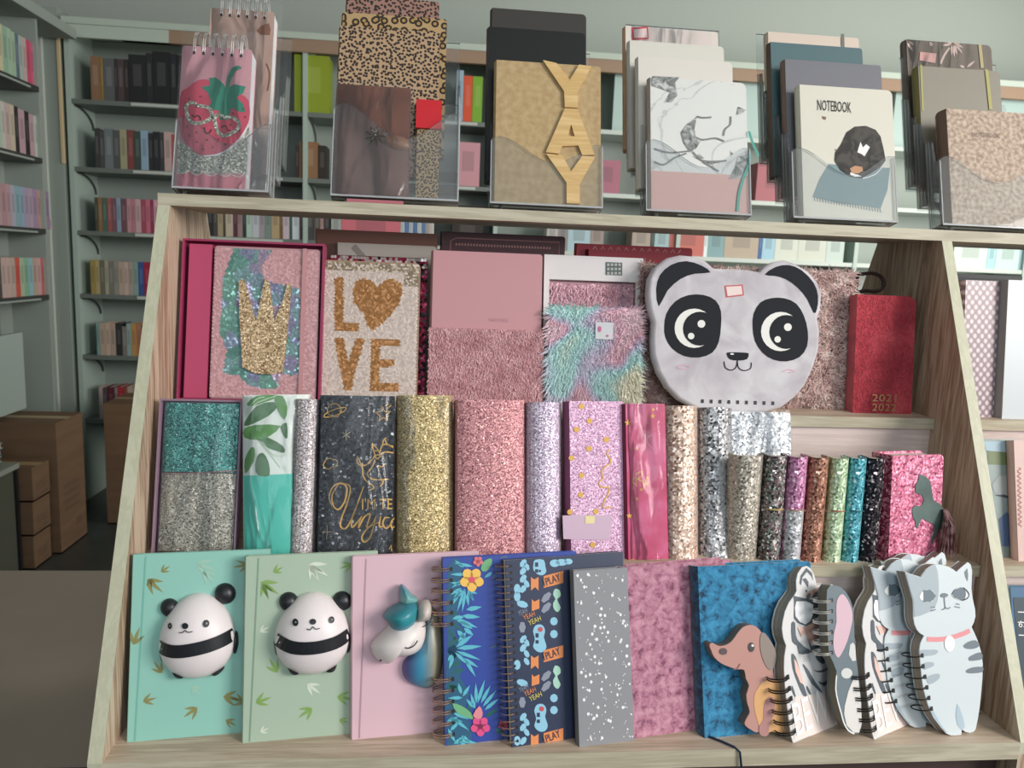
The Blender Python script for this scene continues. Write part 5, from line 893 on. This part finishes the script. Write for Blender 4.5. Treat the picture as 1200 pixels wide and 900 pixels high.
# ================================================================ top of the stand: acrylic holders
ZB=ZT+T; TL=.27
def holder(x,y,w,nt_,lab,h0=.10,dz=.029,dy=.033,wave=True,backh=.2):
    r=thing('acrylic_stand',lab,'display holder',(x,y,ZB),0,0,'clear tiered acrylic stands on the display top'); t=.0024
    for k in range(nt_):
        z=k*dz; y0=k*dy; lean=TL
        e=thing('x','x','x',(0,0,0)); bpy.data.objects.remove(e)
        def pt(px,py,pz): c,s=math.cos(lean),math.sin(lean); return (px,y0+py*c+pz*s,z+.007-py*s+pz*c)
        def sl(a,b,c,d,e_,f): 
            g=G().box(a,b,c,d,e_,f); g.v=[pt(*v) for v in g.v]; return g
        H=h0+(.012 if k==nt_-1 else 0)
        D=dy*.82
        tr=[]
        g=sl(0,w,0,D,0,t); g.build('pocket_floor',ACR,r)
        for xx in (0,w-t):
            g=G(); pr=[(0,t),(D,t),(D,H+.025),(D*.55,H+.02),(D*.4,H*.9),(0,H*.88)]
            n=len(pr); g.add([pt(xx,a,b) for a,b in pr]+[pt(xx+t,a,b) for a,b in pr],[tuple(range(n-1,-1,-1)),tuple(range(n,2*n))]+[(i,(i+1)%n,(i+1)%n+n,i+n) for i in range(n)]); g.build('pocket_side',ACR,r)
        if k==0:
            g=sl(0,w,-.0004,.0004,0,t); g.build('edge_highlight',ACE,r)
            for xx in (0,w-.0012):
                g=sl(xx,xx+.0012,-.0004,.0006,t,H*.88); g.build('edge_highlight',ACE,r)
            top=[(w,H*.62)]+[(w*(1-i/14),H*(.62+.32*(.5+.5*math.cos(math.pi*2*(i/14)))**1.0-.06*math.sin(6.28*i/14))) for i in range(1,14)]+[(0,H*.9)]
            top=[(w,H*.9)]+top[1:] ; P_=[(0,t),(w,t)]+top; g=G().prism(P_,0,t); g.v=[pt(*v) for v in g.v]; g.build('front_panel',ACR,r,label='front panel with scooped top edge')
        for xx in (0,w-.0014): g=sl(xx,xx+.0014,D-.0006,D+.0008,t,H+.025); g.build('edge_highlight',ACE,r)
        if k==nt_-1: g=sl(0,w,D,D+t,0,backh); g.build('back_panel',ACR,r)
        elif k>0 or nt_>1: g=sl(0,w,D,D+t,0,H); g.build('divider_panel',ACR,r)
    if nt_>1: 
        Yb=(nt_-1)*dy; g=G().box(w*.1,w*.1+t,.01,Yb+.01,0,t).add([(w*.1,.0,.0),(w*.1+t,.0,0),(w*.1+t,Yb,(nt_-1)*dz+.002),(w*.1,Yb,(nt_-1)*dz+.002),(w*.1,.006,0),(w*.1+t,.006,0),(w*.1+t,Yb,(nt_-1)*dz-.002),(w*.1,Yb,(nt_-1)*dz-.002)],[(0,1,2,3),(7,6,5,4),(0,4,5,1),(3,2,6,7),(0,3,7,4),(1,5,6,2)]); g.build('diagonal_brace',ACR,r)
    return r
def top(name,lab,u,v,k,yoff=.004,yaw=0,group=None,cat='notebook',y0=None,lean=TL): return place(name,lab,cat,u,v,(y0 if y0 is not None else YH+k*.033)+yoff,ZB+.0085+k*.029,lean,yaw,group)
YH=YT+.006
def hx_(u,v): return aty(u,v,YH).x
# 1 strawberry pads
xh=hx_(201,224); holder(xh,YH,.112,3,'clear stepped acrylic stand holding the strawberry pads, leftmost on the top',.095,.022,.04,backh=.19)
SW=mat('#e4dfdc',.35,.5,n='white wire')
def pad_(lab,u0,u1,v,k,thick,m,yoff=.004):
    r,h=top('top_bound_pad',lab,u0,v,0,yoff); w=wpx(r,u0,u1,v); 
    G().prism(rrect(0,w,0,h,.003),0,.0012).build('front_cover',m,r); G().box(.001,w-.001,.0014,thick-.0012,.001,h-.001).build('page_block',mat('#e4e6ea',.7,n='white pages'),r); G().prism(rrect(0,w,0,h,.003),thick-.0012,thick).build('back_cover',m,r)
    rings(r,[(w*(.16+.135*i),h+.002) for i in range(6)]+[(w*(.16+.135*i)+.0022,h+.002) for i in range(6)],.021,.0135,.0008,SW,cy=thick*.5,name='wire_ring',vert=True); punch(r,[(w*(.16+.135*i)+.001,h-.009) for i in range(6)],.0014); return r,h,w
r,h,w=pad_('tan fox top-bound pad behind the strawberry pad',247,322,9,1,.024,mat('#b99a8c',.6,n='tan pink cover'),.05)
poly(r,'brown_ear_print',[Z(200,0,7.5,[(755,270),(800,225),(865,205),(880,260),(870,310),(790,305)])],mat('#8a5a44',.5,n='brown print'),1,1); strip(r,'curved_line_print',[Z(200,0,7.5,[(840,560),(865,620),(868,700),(850,800)])],.002,mat('#7a4f3c',.5,n='brown line'),1,2)
film(r,-.002,w+.01,.0,h+.012,-.002,.003,seed=21)
r,h,w=pad_('pink top-bound pad with a strawberry wearing heart glasses','' or 214,296,53,0,.024,mat('#cf9aa2',.55,n='pink card'),.004)
ZU=lambda pts:Z(200,110,7.5,pts); ZV=lambda pts:Z(200,0,7.5,pts)
SB=mat('#cf5068',.5,n='strawberry red')
poly(r,'silver_lower_panel',[ZU([(60,400),(250,540),(400,540),(560,460),(690,290),(665,700),(60,700)])],G2([(0,'#8f8d80'),(.5,'#aaa898'),(1,'#e0ded0')],600,metal=.3),1)
poly(r,'white_outline',[ZU([(300,555),(420,545),(560,470),(640,380),(692,280),(690,255),(600,360),(480,480),(380,530),(280,540)])],WHT,2,1)
poly(r,'strawberry_print',[ZU([(95,-10),(150,-50),(240,-115),(330,-120),(420,-60),(560,-20),(660,30),(695,100),(692,230),(640,340),(560,440),(460,510),(350,540),(250,535),(170,470),(100,380),(72,250),(78,100)])],SB,3,2)
GR=mat('#2f8a72',.5,n='leaf green card')
poly(r,'leaf_print',[ZV([(270,770),(350,755),(340,690),(400,685),(470,745),(485,780),(500,680),(540,600),(600,580),(628,600),(570,630),(530,700),(515,775),(560,745),(660,765),(640,820),(580,860),(640,920),(660,990),(600,985),(540,950),(500,1060),(430,1055),(425,975),(330,960),(360,900),(330,820)])],GR,4,1)
HG=G2([(0,'#8a9484'),(.5,'#a8b0a0'),(1,'#dfe4d4')],600,metal=.3,n='silver glasses')
strip(r,'heart_glasses',[ZU([(150,190),(140,110),(200,80),(240,110),(320,120),(365,170),(340,235),(240,265),(180,250),(150,190)]),ZU([(385,225),(420,185),(480,210),(530,210),(600,250),(595,310),(540,350),(460,375),(410,320),(385,225)]),ZU([(355,200),(390,215)])],.0045,HG,5,2)
strip(r,'closed_eyes',[ZU([(190,190),(215,215),(235,195),(262,210),(265,238)]),ZU([(450,305),(465,290),(490,290),(505,325),(530,325)]),ZU([(300,300),(305,340),(330,355),(355,335),(362,315)])],.0012,BLK,6,2)
poly(r,'seed_print',[disc(*ZU([p])[0],1.1,6) for p in ((165,50),(265,30),(230,118),(150,295),(232,345),(165,375),(235,430),(290,490),(375,475),(325,410),(425,405),(485,450),(605,330),(660,210),(645,140),(550,180),(457,218),(530,280))],mat('#5c2430',.5,n='seed'),7)
poly(r,'scalloped_edge_print',[[ (ux,vy) for ux,vy in ZU([(60,705),(60,835),(650,845),(665,735)]+[(665-100*i/2,735-(0 if i%2 else -0)) for i in range(1,1)]+[(610,735),(555,712),(500,735),(440,728),(425,705),(370,727),(310,720),(295,698),(240,718),(185,708),(175,685),(120,708)])]],mat('#cf7f8c',.5,n='rose scallop'),4)
strip(r,'scallop_line_print',[ZU([(60,702),(120,706),(172,684)]),ZU([(185,700),(240,720),(292,698)]),ZU([(305,708),(370,728),(415,702)]),ZU([(428,712),(490,733),(535,710)]),ZU([(548,718),(605,738),(660,700)])],.0012,mat('#d8c8c0',.4,n='scallop line'),6,2)
film(r,-.003,w+.012,.0,h+.02,-.003,.004,seed=22,nx=14,name='cellophane_bag')
# 2 leopard
xh=hx_(387,231); holder(xh,YH,.155,3,'clear acrylic stand holding the leopard print notebooks, second from left',.125,.02,.036)
def tb(lab,u0,u1,v,k,m,yoff=.004,d=.016,cor=.004,sp=None,yk=None):
    r,h=top('notebook',lab,u0,v,k,yoff); w=wpx(r,u0,u1,v); bookblock(r,w,h,d,m,corner=cor,spine=sp); return r,h,w
tb('dark pink dotted leopard notebook, rearmost in the leopard stack',407,515,-6,3,spots('#9a7468','#2b211e',210,.34,'pinkish dotted fur'),.0)
tb('golden notebook with large leopard rosettes',402,524,14,2,spots('#b1946a','#2a211a',95,.46,'leopard rosette fur',ring=True),.0)
tb('tan notebook with small dense black spots',399,516,30,1,spots('#b39474','#2b2320',230,.36,'spotted fur'),.0)
r,h,w=tb('brown leather pouch notebook with a flower brooch, front of the leopard stack',396,482,98,0,noisemat([(.3,'#5c3528'),(.6,'#7a4a3a'),(.8,'#966656')],14,3,.35,.3,n='brown leather'),.004,.012)
bq=loc(r,440,160); g=G()
for i in range(9):
    a=6.2832*i/9; g.tube([(bq[0],-.003,bq[1]),(bq[0]+.008*math.cos(a),-.0045,bq[1]+.008*math.sin(a)),(bq[0]+.013*math.cos(a),-.002,bq[1]+.013*math.sin(a))],lambda t:.0017*(1-t*.6),5)
g.ball((bq[0],-.005,bq[1]),.003,.002,.003); g.build('flower_brooch',mat('#8f8478',.25,.9,n='antique silver'),r,smooth=True)
puff(r,'leather_knot',[(452,160),(462,158),(478,164),(480,175),(465,176),(450,168)],.006,mat('#80604e',.4,n='leather knot'),0)
film(r,-.002,w+.004,0,h+.002,-.004,.004,seed=31,nx=14,name='cellophane_bag')
r,h=top('gift_tag','bright red card clip beside the brown leather pouch',488,116,0,.010,cat='tag'); w=wpx(r,488,518,116); zz=loc(r,500,150)[1]
G().prism(rrect(0,w,zz,h,.001),0,.004).build('card',mat('#c8202c',.4,n='red card'),r); G().box(.002,w-.002,.004,.005,0,zz).build('card_tail',spots('#a88f6c','#3a2f28',300,.35,'spotted card'),r)
r=thing('price_strip','pink paper strip lying under the front edge of the leopard stand','label',(xh+.02,YH-.003,ZB)); G().box(0,.068,0,.002,0,.004).build('paper',mat('#c47a84',.6,n='pink paper strip'),r); G().box(.0,.068,-.0005,0,.0005,.0035).build('print',mat('#b56570',.6,n='strip print'),r)
# 3 YAY
xh=hx_(574,243); holder(xh,YH,.142,3,'clear acrylic stand holding the black covers and the yellow letters notebook',.092,.018,.034,backh=.2)
tb('dark grey brown smooth notebook, rearmost in the third stand',577,687,9,2,mat('#3b3735',.45,n='charcoal brown cover'),.002,cor=.006)
tb('plain black notebook behind the kraft one',573,686,31,1,mat('#191a1c',.4,n='plain black cover'),.002,cor=.006)
r,h,w=tb('kraft brown notebook with wooden letters YAY down the cover',582,704,70,0,noisemat([(.35,'#ab8f66'),(.65,'#bba27a')],120,3,.8,n='kraft board'),.004,cor=.004)
ZW=lambda pts:Z(550,0,3.46,pts); YW=wood(0,'#dcbc86','#caa56a','yellow wood')
for nm,pp in (('letter_y',[[(297,250),(352,262),(405,330),(443,268),(492,275),(438,375),(437,443),(385,440),(382,375)]]),
 ('letter_a',[[(385,445),(411,446),(411,510),(398,555),(411,557),(411,596),(375,597),(360,628),(308,622)],[(411,446),(437,448),(505,633),(455,633),(440,595),(411,596),(411,557),(425,558),(411,510)]]),('letter_y',[[(310,628),(375,635),(410,700),(455,637),(508,640),(445,750),(445,830),(392,828),(392,745)]])):
    g=G()
    for p in pp: g.prism(L(r,ZW(p)),-.004,0)
    g.build(nm,YW,r)
# 4 marble
xh=hx_(757,250); holder(xh,YH,.138,4,'clear acrylic stand holding the marble notebooks, fourth from left')
r,h,w=tb('pink edged white notebook with a price sticker, rearmost marble one',733,841,30,3,mat('#d9cdc6',.5,n='blush white cover'),.0,sp=mat('#d8a884',.5,n='peach spine'))
poly(r,'price_sticker',[[(740,33),(759,31),(760,46),(741,47)]],mat('#c8404c',.5,n='red sticker rim'),2); poly(r,'sticker_face',[[(742,35),(757.5,33.5),(758.5,44.5),(743,45)]],mat('#e4cfca',.5,n='sticker paper'),3); film(r,0,w,0,h,-.001,.002,seed=41)
tb('plain off-white notebook, second from rear in the marble stack',738,848,47,2,mat('#d3cfc6',.5,n='off white cover'),.0,cor=.006)
tb('cream white notebook just behind the marble one',748,858,66,1,mat('#d8d2ca',.5,n='cream cover'),.0,cor=.006)
MA=noisemat([(.0,'#dcdcd8'),(.485,'#d9d9d6'),(.5,'#b9bab8'),(.515,'#d9d9d6'),(1,'#dededb')],9,5,.4,1.2,n='white marble print')
r,h,w=tb('white marble notebook with grey veins over a blush pink base, teal ribbon',762,874,90,0,MA,.004,cor=.008,sp=mat('#b8a69a',.5,n='taupe spine'))
ZX=lambda pts:Z(740,80,5.294,pts); VM=noisemat([(.35,'#4f5452'),(.55,'#9a9c9a'),(.65,'#c9cac8')],110,4,.45,.8,n='grey marble vein'); zb=loc(r,800,202)[1]
G().prism(rrect(.0,w,0.0005,zb,.003,'b'),-.0005,-.0001).build('pink_base_print',mat('#d3a8a0',.5,n='blush base'),r)
poly(r,'marble_vein_print',[ZX([(120,70),(130,50),(300,57),(270,90),(285,170),(250,210),(205,212),(240,150),(160,120),(125,110)]),ZX([(370,330),(405,300),(390,380),(400,430),(430,450),(400,500),(360,520),(320,460),(305,400),(340,350)]),ZX([(660,240),(710,260),(690,280),(650,290)]),ZX([(380,545),(420,530),(450,560),(410,565)]),ZX([(460,585),(540,590),(560,575),(500,600)]),ZX([(610,510),(630,530),(620,545)]),ZX([(660,550),(735,530),(720,600),(680,680),(600,690),(640,620)])],VM,2,1)
strip(r,'marble_line_print',[ZX([(405,300),(440,308),(495,305)]),ZX([(400,430),(440,445),(520,435),(575,455)]),ZX([(140,500),(240,525),(380,512)]),ZX([(615,300),(612,350),(580,380),(570,420)]),ZX([(380,520),(430,570),(500,580),(590,575)]),ZX([(140,580),(200,600),(260,560),(340,530)]),ZX([(440,580),(540,640)])],.002,mat('#7d807e',.5,n='dark vein'),3,3)
g=G(); a=[loc(r,*ZX([p])[0]) for p in ((725,395),(750,460),(785,550),(735,540),(720,620),(680,700),(660,790),(655,895))]
strip(r,'ribbon_marker',[[ZX([p])[0] for p in ((725,395),(745,460),(785,550))],[ZX([p])[0] for p in ((735,530),(725,600),(690,690),(665,780),(655,890))]],.0035,mat('#4fa092',.4,n='teal ribbon'),6,2)
# 5 NOTEBOOK cap
xh=hx_(930,256); holder(xh,YH,.142,4,'clear acrylic stand holding the cap notebook, fifth from left')
r,h,w=tb('pale pink notebook with a grey elastic, rearmost in the fifth stand',900,1006,37,3,mat('#d3c2b4',.5,n='pale blush cover'),.0); strip(r,'elastic_band',[[(987,40),(988,70)]],.005,mat('#6f706c',.5,n='grey elastic'),2)
tb('dark teal notebook second from rear in the fifth stand',903,1010,49,2,mat('#4f6a70',.5,n='dark teal cover'),.0,sp=mat('#5c4a40',.5,n='brown spine'))
tb('slate grey notebook just behind the cap notebook',920,1032,69,1,mat('#72727a',.5,n='slate cover'),.0,sp=mat('#7a6258',.5,n='brown spine 2'))
r,h,w=tb('off-white notebook lettered NOTEBOOK with a dark knitted cap and grey cloth',937,1045,99,0,mat('#d6d1c4',.5,n='off white cover 2'),.004,cor=.007)
ZY=lambda pts:Z(920,90,5.29,pts)
text(r,'notebook_lettering','NOTEBOOK',*ZY([(200,208)])[0],39.5,BLK,2,12.5,-.02)
poly(r,'cloth_print',[ZY([(270,540),(450,560),(650,565),(635,700),(590,820),(480,800),(340,785),(170,745),(210,640)])],mat('#7a9094',.6,n='grey cloth print'),1)
strip(r,'fringe_print',[ZY([(180+17*i,745+3.2*i),(184+17*i,770+3*i)]) for i in range(25)],.0011,mat('#6b7f82',.6,n='fringe print'),1)
poly(r,'cap_print',[ZY([(305,520),(310,470),(345,420),(380,345),(430,310),(500,305),(560,330),(590,370),(610,450),(622,520),(590,560),(530,600),(470,630),(400,620),(340,580)])],noisemat([(.4,'#2a2725'),(.6,'#4a4541')],70,3,.7,1.,n='dark knit print'),2,1)
poly(r,'badge_print',[ZY([(445,470),(465,405),(480,440),(500,420),(523,438),(490,495),(470,480)])],WHT,3); poly(r,'tan_patch_print',[ZY([(400,570),(430,553),(475,560),(480,585),(450,602),(410,598)])],mat('#b98a64',.5,n='tan print 2'),3,1); poly(r,'white_patch_print',[ZY([(400,595),(430,605),(475,620),(430,622),(402,612)])],WHT,4)
poly(r,'small_mark_print',[ZY([(228,245),(255,250),(250,268),(235,262)]),ZY([(305,450),(335,455),(325,470)])],mat('#8a6258',.5,n='small mark'),2); strip(r,'cap_cord_print',[ZY([(480,632),(560,605),(620,535)])],.0012,WHT,3,2)
# 6 palms / brown glitter
xh=hx_(1105,264); holder(xh,YH,.15,3,'clear acrylic stand holding the brown glitter notebook at the right end')
r,h,w=tb('dark taupe notebook with pale pink palm trees and an elastic band',1062,1161,46,3,mat('#6b6054',.5,n='dark taupe cover'),.0,cor=.008)
ZZ=lambda pts:Z(1050,30,8,pts); PP=mat('#d3b9ae',.5,n='pale palm print')
poly(r,'palm_leaf_print',frond([(520,175,425,190),(520,170,480,160),(520,180,520,290),(535,185,545,300),(545,180,570,280),(555,175,620,265),(560,172,625,210),(540,170,600,165),(115,150,165,185),(100,160,155,240),(660,395,740,330),(640,395,590,375),(310,190,350,170),(320,155,325,190)],ZZ,3.2),PP,2); strip(r,'palm_trunk_print',[ZZ([(500,210),(450,280),(415,360)])],.003,PP,2,2)
poly(r,'price_sticker',[ZZ([(220,250),(375,265),(365,355),(215,330)])],mat('#dba8a0',.5,n='pink sticker'),3,1); strip(r,'elastic_band',[ZZ([(782,180),(805,400)])],.005,mat('#b5a672',.5,n='olive elastic'),3); film(r,-.004,w+.002,0,h+.002,-.002,.003,seed=51)
r,h,w=tb('grey green notebook with an olive spine and olive elastic band',1076,1171,77,2,mat('#8a8478',.45,n='grey green cover'),.0,cor=.006,sp=mat('#77713f',.5,n='olive spine')); strip(r,'elastic_band',[ZZ([(845,415),(885,790)])],.005,mat('#a8a060',.5,n='olive elastic 2'),3); strip(r,'spine_line',[ZZ([(232,370),(250,800)])],.003,mat('#a8a060',.5,n='olive elastic 2'),2)
r,h,w=tb('brown speckled notebook with faint lettering, rightmost on the top',1109,1225,127,0,noisemat([(.35,'#8f7868'),(.5,'#b09a88'),(.65,'#c9b5a2')],180,4,.6,n='brown speckle cover'),.004,d=.024,cor=.003,sp=mat('#6f5548',.5,n='brown edge'))
text(r,'faint_lettering','NOTEBOOK',1139,160,33,mat('#8a7466',.5,n='faint ink'),2,5)
bpy.context.view_layer.update()
